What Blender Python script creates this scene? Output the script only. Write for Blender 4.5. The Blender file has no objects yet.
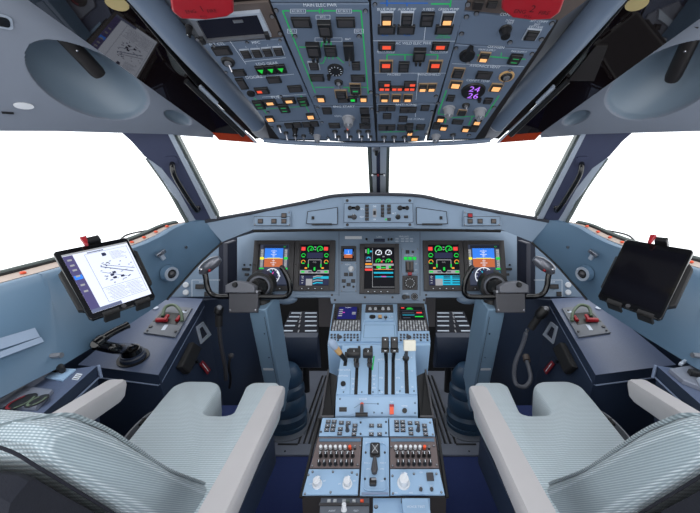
import bpy, bmesh, math, random
from mathutils import Vector, Matrix
V = Vector
random.seed(7)
SC = bpy.context.scene
COL = SC.collection

# ------------------------------------------------------------------ camera
F, CX, CY, PITCH, EYE = 330.0, 377.0, 256.5, math.radians(6.0), V((0, 0, 1.0))
cp, sp = math.cos(PITCH), math.sin(PITCH)
def ray(px, py):
    r = (px - CX) / F; u = -(py - CY) / F
    return V((r, cp + u * sp, u * cp - sp))
def at(px, py, d):                     # world point seen at a pixel, d metres down the optical axis
    return EYE + ray(px, py) * d
def at_z(px, py, z):
    r = ray(px, py); return EYE + r * ((z - 1.0) / r.z)
def at_x(px, py, x):
    r = ray(px, py); return EYE + r * (x / r.x)
def at_y(px, py, y):
    r = ray(px, py); return EYE + r * (y / r.y)

cam_d = bpy.data.cameras.new('camera'); cam = bpy.data.objects.new('camera', cam_d); COL.objects.link(cam)
cam_d.sensor_width = 36.0; cam_d.lens = F / 700 * 36.0; cam_d.shift_x = -(CX - 350) / 700
cam_d.clip_start = 0.02
cam.location = EYE; cam.rotation_euler = (math.pi / 2 - PITCH, 0, 0)
SC.camera = cam

# ------------------------------------------------------------------ materials
def lin(c):
    c = c / 255.0
    return c / 12.92 if c <= 0.04045 else ((c + 0.055) / 1.055) ** 2.4
def rgb(*c): return (lin(c[0]), lin(c[1]), lin(c[2]), 1)
MATS = {}
def mat(name, col, rough=0.5, metal=0.0, var=0.06, scale=40, bump=0.0, bscale=300, emit=0, spec=0.5, coat=0):
    m = bpy.data.materials.new(name); m.use_nodes = True
    nt = m.node_tree; b = nt.nodes['Principled BSDF']
    b.inputs['Roughness'].default_value = rough; b.inputs['Metallic'].default_value = metal
    b.inputs['Specular IOR Level'].default_value = spec
    b.inputs['Coat Weight'].default_value = coat
    c = rgb(*col)
    tc = nt.nodes.new('ShaderNodeTexCoord')
    if emit:
        b.inputs['Base Color'].default_value = tuple(x * 0.3 for x in c[:3]) + (1,)
        b.inputs['Emission Color'].default_value = c; b.inputs['Emission Strength'].default_value = emit
    else:
        n = nt.nodes.new('ShaderNodeTexNoise'); n.inputs['Scale'].default_value = scale; n.inputs['Detail'].default_value = 3
        nt.links.new(tc.outputs['Object'], n.inputs['Vector'])
        mx = nt.nodes.new('ShaderNodeMix'); mx.data_type = 'RGBA'
        mx.inputs[6].default_value = tuple(x * (1 - var) for x in c[:3]) + (1,)
        mx.inputs[7].default_value = tuple(min(1, x * (1 + var)) for x in c[:3]) + (1,)
        nt.links.new(n.outputs['Fac'], mx.inputs[0]); nt.links.new(mx.outputs[2], b.inputs['Base Color'])
    if bump:
        n2 = nt.nodes.new('ShaderNodeTexNoise'); n2.inputs['Scale'].default_value = bscale
        nt.links.new(tc.outputs['Object'], n2.inputs['Vector'])
        bp = nt.nodes.new('ShaderNodeBump'); bp.inputs['Strength'].default_value = bump; bp.inputs['Distance'].default_value = 0.002
        nt.links.new(n2.outputs['Fac'], bp.inputs['Height']); nt.links.new(bp.outputs['Normal'], b.inputs['Normal'])
    MATS[name] = m
    return m
mat('panel', (120, 139, 160), 0.45, scale=8)                 # grey-blue cockpit paint
mat('overhead_paint', (94, 108, 128), 0.5, scale=8)  # the panel paint darkened, shade on the overhead put into its colour
mat('pedestal_paint', (146, 176, 206), 0.45, scale=8)  # the panel paint lightened, light on the pedestal put into its colour
mat('lining', (90, 117, 141), 0.36, scale=6, bump=0.03, bscale=500)
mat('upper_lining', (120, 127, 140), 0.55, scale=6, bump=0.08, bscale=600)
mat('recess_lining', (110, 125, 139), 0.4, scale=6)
mat('frame_tan', (150, 126, 98), 0.5)
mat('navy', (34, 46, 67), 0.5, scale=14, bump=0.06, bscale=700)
mat('navy_lit_top', (80, 92, 118), 0.38, scale=200, var=0.12, bump=0.08, bscale=900)  # lighter navy for console tops, their sheen and light put into the colour
mat('navy_edge', (120, 134, 160), 0.4)
mat('pillar', (52, 58, 84), 0.6)
mat('boot', (34, 60, 84), 0.45, scale=10)
mat('column_paint', (118, 145, 168), 0.42, scale=8)
mat('black', (16, 16, 18), 0.45)
mat('black_gloss', (9, 9, 11), 0.18, coat=0.2)
mat('tablet_glass', (14, 14, 20), 0.12, spec=0.25)
mat('black_rubber', (24, 24, 26), 0.7)
mat('bezel', (52, 50, 52), 0.5)
mat('visor', (13, 8, 9), 0.02, spec=0.8, coat=0.6)
MATS['visor'].node_tree.nodes['Principled BSDF'].inputs['IOR'].default_value = 1.6
mat('fire_letter', (70, 10, 18), 0.6)
mat('navy_dark', (26, 32, 50), 0.6)
mat('mask_plate', (92, 98, 108), 0.45)
mat('frame_white', (158, 166, 178), 0.5)
mat('lip_grey', (44, 47, 56), 0.6)
mat('grip_silver', (120, 122, 130), 0.3, 0.6)
mat('webbing', (120, 122, 128), 0.8)
mat('visor_edge', (150, 52, 28), 0.2)
mat('audio', (104, 92, 92), 0.5)
mat('brown_frame', (84, 74, 70), 0.5)
mat('dark_brown', (26, 22, 22), 0.5)
mat('kick', (84, 78, 78), 0.6)
mat('lever_grey', (62, 62, 66), 0.4)
mat('hose_grey', (96, 99, 108), 0.5)
mat('shell_cloth', (14, 18, 30), 0.95, bump=0.3, bscale=500)
mat('hub_grey', (104, 106, 114), 0.4)
mat('yoke_grey', (70, 70, 76), 0.45)
mat('metal', (190, 190, 195), 0.25, 1.0)
mat('dull_metal', (150, 152, 158), 0.45, 0.8)
mat('frame_silver', (176, 186, 200), 0.35, 0.3)
mat('green_gasket', (84, 93, 91), 0.6)
mat('white', (212, 215, 220), 0.5)
mat('off_white', (224, 220, 206), 0.5)
mat('marking', (214, 222, 232), 0.6, var=0)
mat('arm', (168, 166, 168), 0.55, scale=20, bump=0.05, bscale=900)
mat('sill', (176, 160, 150), 0.6)
mat('red', (152, 22, 34), 0.35)
mat('dark_red', (126, 24, 36), 0.5)
mat('orange', (232, 88, 52), 0.4)
mat('hose_green', (88, 104, 84), 0.5)
mat('tread', (122, 128, 142), 0.4, 0.2)
mat('groove', (14, 15, 19), 0.6)
mat('carpet', (30, 46, 96), 0.95, var=0.3, scale=400, bump=0.5, bscale=800)
mat('dark_void', (8, 8, 10), 0.8)
mat('blue_mark', (42, 104, 190), 0.6, var=0)
mat('green_mark', (28, 190, 96), 0.6, var=0)
mat('gold', (186, 168, 120), 0.35, 0.4)
mat('key', (168, 172, 176), 0.5)
mat('tan', (196, 156, 104), 0.5)
mat('grey_knob', (128, 130, 136), 0.45)
mat('tape', (150, 168, 192), 0.6)
# light sources: lamps and screens
for n_, c_, e_ in (('L_amber', (255, 186, 120), 1.0), ('L_red', (238, 84, 58), 0.9), ('L_white', (235, 238, 246), 0.95),
                   ('L_green', (40, 200, 70), 0.8), ('L_purple', (190, 120, 255), 1.0), ('S_black', (10, 11, 18), 1.0),
                   ('S_grey', (74, 80, 92), 1.0), ('S_lgrey', (150, 152, 156), 1.0), ('S_blue', (56, 126, 232), 1.0),
                   ('S_brown', (184, 100, 62), 1.0), ('S_green', (30, 200, 70), 1.0), ('S_white', (220, 226, 236), 1.0),
                   ('S_cyan', (30, 170, 200), 1.0), ('S_red', (236, 70, 66), 1.0), ('S_amber', (236, 150, 50), 1.0),
                   ('S_yellow', (240, 232, 60), 1.0), ('S_navy', (24, 26, 92), 1.0), ('S_magenta', (210, 70, 180), 1.0),
                   ('S_paper', (220, 227, 244), 1.0), ('S_side', (78, 74, 116), 1.0), ('S_line', (96, 104, 132), 1.0),
                   ('S_ink', (40, 44, 70), 1.0), ('S_glass', (22, 24, 36), 0.6), ('S_dim', (40, 46, 62), 0.6), ('S_pfd', (58, 64, 82), 1.0)):
    mat(n_, c_, 0.5, emit=e_, spec=0.12)

def fabric(name, c1, c2, axis, freq, rotx=0.0, cross=.6):               # knitted rib cloth
    m = bpy.data.materials.new(name); m.use_nodes = True
    nt = m.node_tree; b = nt.nodes['Principled BSDF']; b.inputs['Roughness'].default_value = 0.9
    b.inputs['Sheen Weight'].default_value = 0.2
    tc = nt.nodes.new('ShaderNodeTexCoord'); mp = nt.nodes.new('ShaderNodeMapping')
    mp.inputs['Rotation'].default_value = (rotx, 0, 0)
    nt.links.new(tc.outputs['Object'], mp.inputs['Vector'])
    w = nt.nodes.new('ShaderNodeTexWave'); w.wave_type = 'BANDS'; w.bands_direction = axis
    w.inputs['Scale'].default_value = freq; w.inputs['Distortion'].default_value = 0.3; w.inputs['Detail Scale'].default_value = 4
    w2 = nt.nodes.new('ShaderNodeTexWave'); w2.wave_type = 'BANDS'; w2.bands_direction = 'X' if axis != 'X' else 'Y'
    w2.inputs['Scale'].default_value = freq * 0.7; w2.inputs['Distortion'].default_value = 0.3
    for q in (w, w2): nt.links.new(mp.outputs['Vector'], q.inputs['Vector'])
    mm = nt.nodes.new('ShaderNodeMath'); mm.operation = 'MULTIPLY'
    ad = nt.nodes.new('ShaderNodeMath'); ad.operation = 'ADD'; ad.inputs[1].default_value = 1 - cross
    sc_ = nt.nodes.new('ShaderNodeMath'); sc_.operation = 'MULTIPLY'; sc_.inputs[1].default_value = cross; nt.links.new(w2.outputs['Fac'], sc_.inputs[0])
    nt.links.new(sc_.outputs[0], ad.inputs[0]); nt.links.new(w.outputs['Fac'], mm.inputs[0]); nt.links.new(ad.outputs[0], mm.inputs[1])
    mx = nt.nodes.new('ShaderNodeMix'); mx.data_type = 'RGBA'; mx.inputs[6].default_value = rgb(*c1); mx.inputs[7].default_value = rgb(*c2)
    nt.links.new(mm.outputs[0], mx.inputs[0]); nt.links.new(mx.outputs[2], b.inputs['Base Color'])
    bp = nt.nodes.new('ShaderNodeBump'); bp.inputs['Strength'].default_value = 0.5; bp.inputs['Distance'].default_value = 0.002
    nt.links.new(mm.outputs[0], bp.inputs['Height']); nt.links.new(bp.outputs['Normal'], b.inputs['Normal'])
    MATS[name] = m
fabric('seat_fabric', (148, 163, 170), (191, 203, 210), 'Y', 60, cross=.15)
fabric('back_fabric', (118, 135, 143), (196, 208, 216), 'Z', 135, rotx=math.radians(45), cross=.7)
fabric('side_fabric', (92, 106, 112), (150, 164, 170), 'Z', 80)
def glass(name):
    m = bpy.data.materials.new(name); m.use_nodes = True
    nt = m.node_tree; nt.nodes.remove(nt.nodes['Principled BSDF'])
    t = nt.nodes.new('ShaderNodeBsdfTransparent'); t.inputs[0].default_value = (0.97, 0.98, 0.985, 1)
    g = nt.nodes.new('ShaderNodeBsdfGlossy'); g.inputs['Roughness'].default_value = 0.02
    mx = nt.nodes.new('ShaderNodeMixShader'); mx.inputs[0].default_value = 0.04
    nt.links.new(t.outputs[0], mx.inputs[1]); nt.links.new(g.outputs[0], mx.inputs[2])
    nt.links.new(mx.outputs[0], nt.nodes['Material Output'].inputs[0]); MATS[name] = m
glass('glass')

# ------------------------------------------------------------------ planes
class Plane:
    """a real flat face: origin, u (right), v (up along it), n (towards the crew)"""
    def __init__(s, o, u, v):
        s.o = V(o); s.u = V(u).normalized(); v = V(v)
        s.v = (v - s.u * v.dot(s.u)).normalized(); s.n = s.u.cross(s.v).normalized()
        if s.n.dot(EYE - s.o) < 0: s.n = -s.n
    def P(s, u, v, n=0): return s.o + s.u * u + s.v * v + s.n * n
    def hit(s, px, py):
        r = ray(px, py); t = (s.o - EYE).dot(s.n) / r.dot(s.n); return EYE + r * t
    def uv(s, px, py):
        q = s.hit(px, py) - s.o; return (q.dot(s.u), q.dot(s.v))
    def rect(s, x, y, w, h):
        cu, cv = s.uv(x, y)
        W = s.uv(x + w / 2, y)[0] - s.uv(x - w / 2, y)[0]; H = s.uv(x, y - h / 2)[1] - s.uv(x, y + h / 2)[1]
        return cu, cv, abs(W), abs(H)
    def pix(s, x, y):                    # metres per pixel across the face here
        return abs(s.uv(x + 1, y)[0] - s.uv(x, y)[0])
    def off(s, n): return Plane(s.o + s.n * n, s.u, s.v)
def plane3(a, b, c):                     # a -> b is u, towards c is v
    return Plane(a, b - a, c - a)

# ------------------------------------------------------------------ mesh builder
TXT = {}
def text_mesh(s):
    if s not in TXT:
        cu = bpy.data.curves.new('t', 'FONT'); cu.body = s; cu.size = 1; cu.resolution_u = 2; cu.align_x = 'CENTER'; cu.align_y = 'CENTER'
        o = bpy.data.objects.new('t', cu); COL.objects.link(o)
        dg = bpy.context.evaluated_depsgraph_get(); me = bpy.data.meshes.new_from_object(o.evaluated_get(dg))
        TXT[s] = ([v.co.copy() for v in me.vertices], [list(p.vertices) for p in me.polygons])
        bpy.data.objects.remove(o); bpy.data.curves.remove(cu); bpy.data.meshes.remove(me)
    return TXT[s]
class MB:
    def __init__(s): s.vs = []; s.fs = []; s.ms = []
    def face(s, idx, m): s.fs.append(idx); s.ms.append(m)
    def quad(s, a, b, c, d, m):
        k = len(s.vs); s.vs += [V(a), V(b), V(c), V(d)]; s.face([k, k + 1, k + 2, k + 3], m)
    def loops(s, rings, m, cap0=True, cap1=True, closed=True, mcap=None):
        k = len(s.vs); n = len(rings[0])
        for r in rings: s.vs += [V(p) for p in r]
        for i in range(len(rings) - 1):
            for j in range(n if closed else n - 1):
                a = k + i * n + j; b = k + i * n + (j + 1) % n
                s.face([a, b, b + n, a + n], m)
        if cap0: s.face(list(range(k + n - 1, k - 1, -1)), m)
        if cap1: s.face(list(range(k + (len(rings) - 1) * n, k + len(rings) * n)), mcap or m)
    def prism(s, P, uvs, n0, n1, m, ch=0, mcap=None):
        a = [P.P(u, v, n0) for u, v in uvs]; b = [P.P(u, v, n1) for u, v in uvs]
        if ch:
            cu = sum(u for u, v in uvs) / len(uvs); cv = sum(v for u, v in uvs) / len(uvs)
            R = max(max(abs(u - cu), abs(v - cv)) for u, v in uvs); 
            b0 = [P.P(u, v, n1 - ch) for u, v in uvs]
            b1 = []
            for u, v in uvs:
                L = math.hypot(u - cu, v - cv) or 1
                b1.append(P.P(u - (u - cu) / L * ch * 1.2, v - (v - cv) / L * ch * 1.2, n1))
            s.loops([a, b0, b1], m, mcap=mcap)
        else: s.loops([a, b], m, mcap=mcap)
    def box(s, P, cu, cv, w, h, n0, n1, m, ch=0, mcap=None, rot=0):
        c, q = math.cos(rot), math.sin(rot)
        pts = [(-w / 2, -h / 2), (w / 2, -h / 2), (w / 2, h / 2), (-w / 2, h / 2)]
        s.prism(P, [(cu + x * c - y * q, cv + x * q + y * c) for x, y in pts], n0, n1, m, ch, mcap)
    def rbox(s, P, cu, cv, w, h, r, n0, n1, m, ch=0, mcap=None):
        pts = []
        for (sx, sy, a0) in ((1, -1, -90), (1, 1, 0), (-1, 1, 90), (-1, -1, 180)):
            for k in range(5):
                a = math.radians(a0 + 22.5 * k); pts.append((cu + sx * (w / 2 - r) + r * math.cos(a), cv + sy * (h / 2 - r) + r * math.sin(a)))
        s.prism(P, pts, n0, n1, m, ch, mcap)
    def ring(s, P, cu, cv, w, h, t, n0, n1, m):     # rectangular frame
        for (x, y, a, b) in ((0, h / 2 - t / 2, w, t), (0, -h / 2 + t / 2, w, t), (-w / 2 + t / 2, 0, t, h - 2 * t), (w / 2 - t / 2, 0, t, h - 2 * t)):
            s.box(P, cu + x, cv + y, a, b, n0, n1, m)
    def cyl(s, P, cu, cv, r, n0, n1, m, r2=None, seg=14, mcap=None):
        r2 = r if r2 is None else r2
        A = [(math.cos(2 * math.pi * k / seg), math.sin(2 * math.pi * k / seg)) for k in range(seg)]
        s.loops([[P.P(cu + r * x, cv + r * y, n0) for x, y in A], [P.P(cu + r2 * x, cv + r2 * y, n1) for x, y in A]], m, mcap=mcap)
    def disc(s, P, cu, cv, r, n, m, seg=16, a0=0, a1=360):
        k = len(s.vs); full = a1 - a0 >= 360; st = seg if full else seg + 1
        s.vs += [P.P(cu + r * math.cos(math.radians(a0 + (a1 - a0) * j / seg)), cv + r * math.sin(math.radians(a0 + (a1 - a0) * j / seg)), n) for j in range(st)]
        if full: s.face(list(range(k, k + st)), m)
        else:
            s.vs.append(P.P(cu, cv, n)); s.face(list(range(k, k + st + 1)), m)
    def arc(s, P, cu, cv, r, t, n, m, a0=0, a1=360, seg=18, n1=None):
        full = a1 - a0 >= 360
        pts = []
        for j in range(seg + (0 if full else 1)):
            a = math.radians(a0 + (a1 - a0) * j / seg)
            pts.append(((cu + r * math.cos(a), cv + r * math.sin(a)), (cu + (r - t) * math.cos(a), cv + (r - t) * math.sin(a))))
        for j in range(len(pts) if full else len(pts) - 1):
            a, b = pts[j], pts[(j + 1) % len(pts)]
            if n1 is None: s.quad(P.P(*a[0], n), P.P(*b[0], n), P.P(*b[1], n), P.P(*a[1], n), m)
            else: s.prism(P, [a[0], b[0], b[1], a[1]], n, n1, m)
    def line(s, P, a, b, w, n, m, n0=None):
        (u0, v0), (u1, v1) = a, b
        L = math.hypot(u1 - u0, v1 - v0) or 1e-9; x, y = -(v1 - v0) / L * w / 2, (u1 - u0) / L * w / 2
        q = [(u0 + x, v0 + y), (u0 - x, v0 - y), (u1 - x, v1 - y), (u1 + x, v1 + y)]
        if n0 is None: s.quad(*[P.P(u, v, n) for u, v in q], m)
        else: s.prism(P, q, n0, n, m)
    def rect(s, P, cu, cv, w, h, n, m):
        s.quad(P.P(cu - w / 2, cv - h / 2, n), P.P(cu + w / 2, cv - h / 2, n), P.P(cu + w / 2, cv + h / 2, n), P.P(cu - w / 2, cv + h / 2, n), m)
    def poly(s, P, uvs, n, m):
        k = len(s.vs); s.vs += [P.P(u, v, n) for u, v in uvs]; s.face(list(range(k, k + len(uvs))), m)
    def text(s, P, t, cu, cv, size, m, n=0.0006, xs=1.0):
        vs, fs = text_mesh(t); k = len(s.vs)
        s.vs += [P.P(cu + v.x * size * xs, cv + v.y * size, n) for v in vs]
        for f in fs: s.face([k + i for i in f], m)
    def tube(s, pts, r, m, seg=10, caps=True):
        pts = [V(p) for p in pts]; rs = r if isinstance(r, (list, tuple)) else [r] * len(pts)
        rings = []; prev = None
        for i, p in enumerate(pts):
            t = (pts[min(i + 1, len(pts) - 1)] - pts[max(i - 1, 0)]).normalized()
            if prev is None:
                a = t.cross(V((0, 0, 1)));  a = a if a.length > 1e-3 else t.cross(V((1, 0, 0))); a.normalize()
            else:
                a = prev - t * prev.dot(t); a.normalize()
            prev = a; b = t.cross(a)
            rings.append([p + (a * math.cos(2 * math.pi * k / seg) + b * math.sin(2 * math.pi * k / seg)) * rs[i] for k in range(seg)])
        s.loops(rings, m, caps, caps)
    def sphere(s, c, r, m, sx=1, sy=1, sz=1, seg=14, rows=8):
        c = V(c); rings = []
        for i in range(1, rows):
            th = math.pi * i / rows
            rings.append([c + V((r * sx * math.sin(th) * math.cos(2 * math.pi * k / seg), r * sy * math.sin(th) * math.sin(2 * math.pi * k / seg), -r * sz * math.cos(th))) for k in range(seg)])
        s.loops(rings, m)
    def hexa(s, a, b, m):                # two 4-point loops
        s.loops([a, b], m)
    def build(s, name, parent=None, loc=None, bevel=0, seg=2, flat=False, subdiv=0):
        me = bpy.data.meshes.new(name)
        org = V(loc) if loc is not None else (WLOC[parent.name] if parent is not None else V((0, 0, 0)))
        me.from_pydata([v - org for v in s.vs], [], s.fs)
        names = []
        for m in s.ms:
            if m not in names: names.append(m)
        for m in names: me.materials.append(MATS[m])
        for p, m in zip(me.polygons, s.ms): p.material_index = names.index(m)
        bm = bmesh.new(); bm.from_mesh(me); bmesh.ops.recalc_face_normals(bm, faces=bm.faces); bm.to_mesh(me); bm.free()
        if not flat:
            for p in me.polygons: p.use_smooth = True
            me.set_sharp_from_angle(angle=math.radians(40))
        o = bpy.data.objects.new(name, me); COL.objects.link(o)
        if parent is not None: o.parent = parent
        else: o.location = org
        WLOC[o.name] = org
        if bevel:
            md = o.modifiers.new('bevel', 'BEVEL'); md.width = bevel; md.segments = seg; md.limit_method = 'ANGLE'; md.angle_limit = math.radians(35)
        if subdiv:
            md = o.modifiers.new('sub', 'SUBSURF'); md.levels = subdiv; md.render_levels = subdiv
        return o
WLOC = {}
def thing(name, label, cat, loc, group=None):
    o = bpy.data.objects.new(name, None); COL.objects.link(o); o.location = V(loc); o.empty_display_size = 0.02
    WLOC[o.name] = V(loc); o['label'] = label; o['category'] = cat
    if group: o['group'] = group
    return o
def tag(o, label, cat, group=None):
    o['label'] = label; o['category'] = cat
    if group: o['group'] = group
    return o
def centre(mb):
    n = len(mb.vs); c = sum(mb.vs, V((0, 0, 0))) / n; c.z = min(v.z for v in mb.vs); return c
def single(name, mb, label, cat, group=None, **k):
    return tag(mb.build(name, None, loc=centre(mb), **k), label, cat, group)
def struct(name, mb, **k):
    o = mb.build(name, None, loc=centre(mb), **k); o['kind'] = 'structure'; return o
def bez(pts, n=6):                        # smooth polyline through points
    pts = [V(p) for p in pts]; out = []
    for i in range(len(pts) - 1):
        p0 = pts[max(i - 1, 0)]; p1 = pts[i]; p2 = pts[i + 1]; p3 = pts[min(i + 2, len(pts) - 1)]
        for k in range(n):
            t = k / n
            out.append(0.5 * ((2 * p1) + (p2 - p0) * t + (2 * p0 - 5 * p1 + 4 * p2 - p3) * t * t + (3 * p1 - p0 - 3 * p2 + p3) * t ** 3))
    out.append(pts[-1]); return out

# ------------------------------------------------------------------ panel fittings
class Panel:
    """one removable control panel: a plate plus its switches, all children of one Empty"""
    def __init__(s, name, label, cat, P, quad, col, t=0.004, lift=0.0008, group=None, edge=None):
        s.P = P; s.lift = lift; s.t = t; s.top = lift + t
        s.Q = P.off(s.top)
        uvs = [P.uv(*q) for q in quad]
        mb = MB(); mb.prism(P, uvs, lift, s.top, edge or col, ch=0.0008, mcap=col)
        s.loc = P.P(sum(u for u, v in uvs) / len(uvs), min(v for u, v in uvs), 0)
        s.root = thing(name, label, cat, s.loc, group)
        s.plate = mb; s.marks = MB(); s.lens = MB()
    def R(s, x, y, w, h): return s.Q.rect(x, y, w, h)
    def part(s, name, mb, parent=None): return mb.build(name, parent or s.root)
    def line(s, pts, w=0.8, m='green_mark'):
        for a, b in zip(pts, pts[1:]):
            s.marks.line(s.Q, s.Q.uv(*a), s.Q.uv(*b), w * s.Q.pix(*a), 0.0003, m)
    def text(s, t, x, y, h=3.4, m='marking', xs=0.9):
        cu, cv, _, H = s.R(x, y, 1, h)
        s.marks.text(s.Q, t, cu, cv, H * 1.15, m, 0.0004, xs)
    def box_mark(s, x, y, w, h, m='marking'):
        s.line([(x - w / 2, y - h / 2), (x + w / 2, y - h / 2), (x + w / 2, y + h / 2), (x - w / 2, y + h / 2), (x - w / 2, y - h / 2)], 0.4, m)
    def screws(s, pts, r=1.6, m='dull_metal'):
        for x, y in pts:
            cu, cv = s.Q.uv(x, y); q = s.Q.pix(x, y)
            s.plate.cyl(s.Q, cu, cv, r * q, 0, 0.0012, 'black', seg=10); s.plate.cyl(s.Q, cu, cv, r * q * 0.75, 0.0012, 0.0022, m, seg=10)
    def ann(s, x, y, w, h, lit=None, rot=0, m='bezel'):
        cu, cv, W, H = s.R(x, y, w, h); mb = MB()
        mb.box(s.Q, cu, cv, W, H, 0, 0.004, 'black', 0.0008, rot=rot); mb.box(s.Q, cu, cv, W * 0.78, H * 0.66, 0.004, 0.0045, m, rot=rot)
        if lit == 'L': mb.box(s.Q, cu - W * 0.18, cv, W * 0.34, H * 0.36, 0.0045, 0.005, 'L_red')
        elif lit: mb.box(s.Q, cu, cv, W * 0.5, H * 0.4, 0.0045, 0.005, lit)
        s.part('annunciator_light', mb)
    def btn(s, x, y, w, h, frame=None, lit=None, mark=None, mlit='L_amber'):
        cu, cv, W, H = s.R(x, y, w, h); mb = MB()
        if frame: mb.ring(s.Q, cu, cv, W, H, W * 0.06, 0, 0.0025, {'marking': 'frame_white', 'tan': 'frame_tan'}.get(frame, frame))
        k = 0.84 if frame else 1.0
        mb.box(s.Q, cu, cv, W * k, H * k, 0, 0.005, 'black', 0.0008)
        mb.rect(s.Q, cu, cv + H * 0.19 * k, W * k * 0.72, H * k * 0.3, 0.0052, 'bezel'); mb.rect(s.Q, cu, cv - H * 0.19 * k, W * k * 0.72, H * k * 0.3, 0.0052, 'bezel')
        if lit == 'lo': mb.box(s.Q, cu, cv - H * 0.22 * k, W * k * 0.74, H * k * 0.36, 0.005, 0.0058, mlit)
        if lit == 'hi': mb.box(s.Q, cu, cv + H * 0.22 * k, W * k * 0.7, H * k * 0.34, 0.005, 0.0058, mlit)
        if lit == 'all': mb.box(s.Q, cu, cv, W * k * 0.74, H * k * 0.62, 0.005, 0.0058, mlit)
        if mark: 
            for q in (-0.2, 0.2): mb.rect(s.Q, cu, cv + q * H, W * 0.5, H * 0.08, 0.006, mark)
        s.part('push_button', mb)
    def guard(s, x, y, w, h, frame=None, mark=None):
        cu, cv, W, H = s.R(x, y, w, h); mb = MB()
        if frame: mb.ring(s.Q, cu, cv, W * 1.12, H * 1.12, W * 0.07, 0, 0.003, 'frame_tan')
        mb.box(s.Q, cu, cv + H * 0.12, W, H * 0.76, 0, 0.009, 'black', 0.001); mb.box(s.Q, cu, cv + H * 0.12, W * 0.7, H * 0.4, 0.009, 0.0096, 'bezel')
        for q in (-0.17, 0.17): mb.box(s.Q, cu + q * W, cv - H * 0.36, W * 0.2, H * 0.3, 0, 0.011, 'black', 0.0006)
        if mark: mb.rect(s.Q, cu, cv + H * 0.12, W * 0.5, H * 0.12, 0.0099, mark)
        s.part('guarded_switch', mb)
    def toggle(s, x, y, tx, ty, r=2.2, base='black', lever='metal', ring=None, n=0.014, name='toggle_switch'):
        cu, cv = s.Q.uv(x, y); q = s.Q.pix(x, y); mb = MB()
        if ring: mb.cyl(s.Q, cu, cv, r * q * 1.2, 0, 0.002, ring)
        mb.cyl(s.Q, cu, cv, r * q, 0, 0.004, base, r * q * 0.85); mb.cyl(s.Q, cu, cv, r * q * 0.5, 0.004, 0.006, 'dull_metal')
        e = EYE + ray(tx, ty) * ((s.Q.P(cu, cv, n) - EYE).dot(s.Q.n) / ray(tx, ty).dot(s.Q.n))
        a = s.Q.P(cu, cv, 0.003); mb.tube([a, a.lerp(e, 0.7), e], [q * 0.5, q * 0.65, q * 0.9], lever, 8)
        s.part(name, mb)
    def knob(s, x, y, r, m='grey_knob', h=0.014, ptr=True, skirt=True, seg=16, ang=90, name='rotary_knob'):
        cu, cv = s.Q.uv(x, y); R = r * s.Q.pix(x, y); mb = MB()
        if skirt: mb.cyl(s.Q, cu, cv, R * 1.1, 0, 0.003, m, R)
        mb.cyl(s.Q, cu, cv, R * 0.85, 0.003, h, m, R * 0.75, seg)
        if ptr:
            a = math.radians(ang); mb.box(s.Q, cu, cv, R * 1.7, R * 0.5, h, h + 0.003, m, 0.0006, rot=a)
            mb.box(s.Q, cu + math.cos(a) * R * 0.55, cv + math.sin(a) * R * 0.55, R * 0.5, R * 0.12, h + 0.003, h + 0.0034, 'marking', rot=a)
        s.part(name, mb)
    def dial(s, x, y, r, m='black', ticks=True, name='dial'):
        cu, cv = s.Q.uv(x, y); R = r * s.Q.pix(x, y); mb = MB()
        mb.cyl(s.Q, cu, cv, R, 0, 0.004, m, R * 0.94, 24)
        if ticks:
            for k in range(0, 12):
                a = 2 * math.pi * k / 12; mb.line(s.Q, (cu + R * .62 * math.cos(a), cv + R * .62 * math.sin(a)), (cu + R * .82 * math.cos(a), cv + R * .82 * math.sin(a)), R * 0.07, 0.0044, 'marking')
        return s.part(name, mb)
    def small(s, name, x, y, w, h, m, n=0.004, ch=0.0005, mcap=None, rot=0):
        cu, cv, W, H = s.R(x, y, w, h); mb = MB(); mb.box(s.Q, cu, cv, W, H, 0, n, m, ch, mcap, rot); return s.part(name, mb)
    def done(s):
        s.part('plate', s.plate)
        if s.marks.vs: s.part('lettering', s.marks)
VN = V((0.198, -0.417, -0.887)).normalized()
# ================================================================== OVERHEAD PANEL
f0 = at(377, 137, 0.90); r0 = at(377, 20, 0.534)
OV = Plane(f0, V((1, 0, 0)), r0 - f0)
def wing(seam_f, seam_r, outer):          # canted side face hinged on the seam
    S0, S1 = OV.hit(*seam_f), OV.hit(*seam_r)
    q = ray(*outer); o = EYE + q * (S1.y / q.y)
    u = (S1 - o) if outer[0] < CX else (o - S1)
    return Plane(S1, u, S1 - S0)
LW = wing((328, 138.6), (285, 35.7), (203, 41.4))
RWp = wing((426, 138.6), (457, 41.4), (538, 47))
hou = thing('overhead_console', 'wide grey-blue overhead console above the windshields, carrying all its switch plates', 'overhead panel', OV.P(0, 0, 0))
mb = MB()
mb.prism(OV, [OV.uv(*p) for p in ((330, 141), (352, 143), (400, 143), (424, 141), (462, -62), (272, -62))], -0.035, -0.0005, 'black', mcap='dark_brown')
mb.prism(LW, [LW.uv(*p) for p in ((270, 140), (327.5, 141), (267, -50), (166, -50), (204, 42), (264, 120))], -0.03, -0.0005, 'black', mcap='dark_brown')
mb.prism(RWp, [RWp.uv(*p) for p in ((484, 139.5), (426.5, 141), (473, -50), (600, -50), (543, 47), (493, 122))], -0.03, -0.0005, 'black', mcap='dark_brown')
mb.build('housing', hou)
mb = MB()                                  # curved front lip
q = [at(264, 140, .885), at(285, 142, .89), at(330, 144, .90), at(377, 145, .905), at(424, 144, .90), at(469, 142, .89), at(490, 140, .885)]
mb.tube(bez(q, 5), 0.006, 'overhead_paint', 8); mb.build('front_lip', hou)
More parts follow.
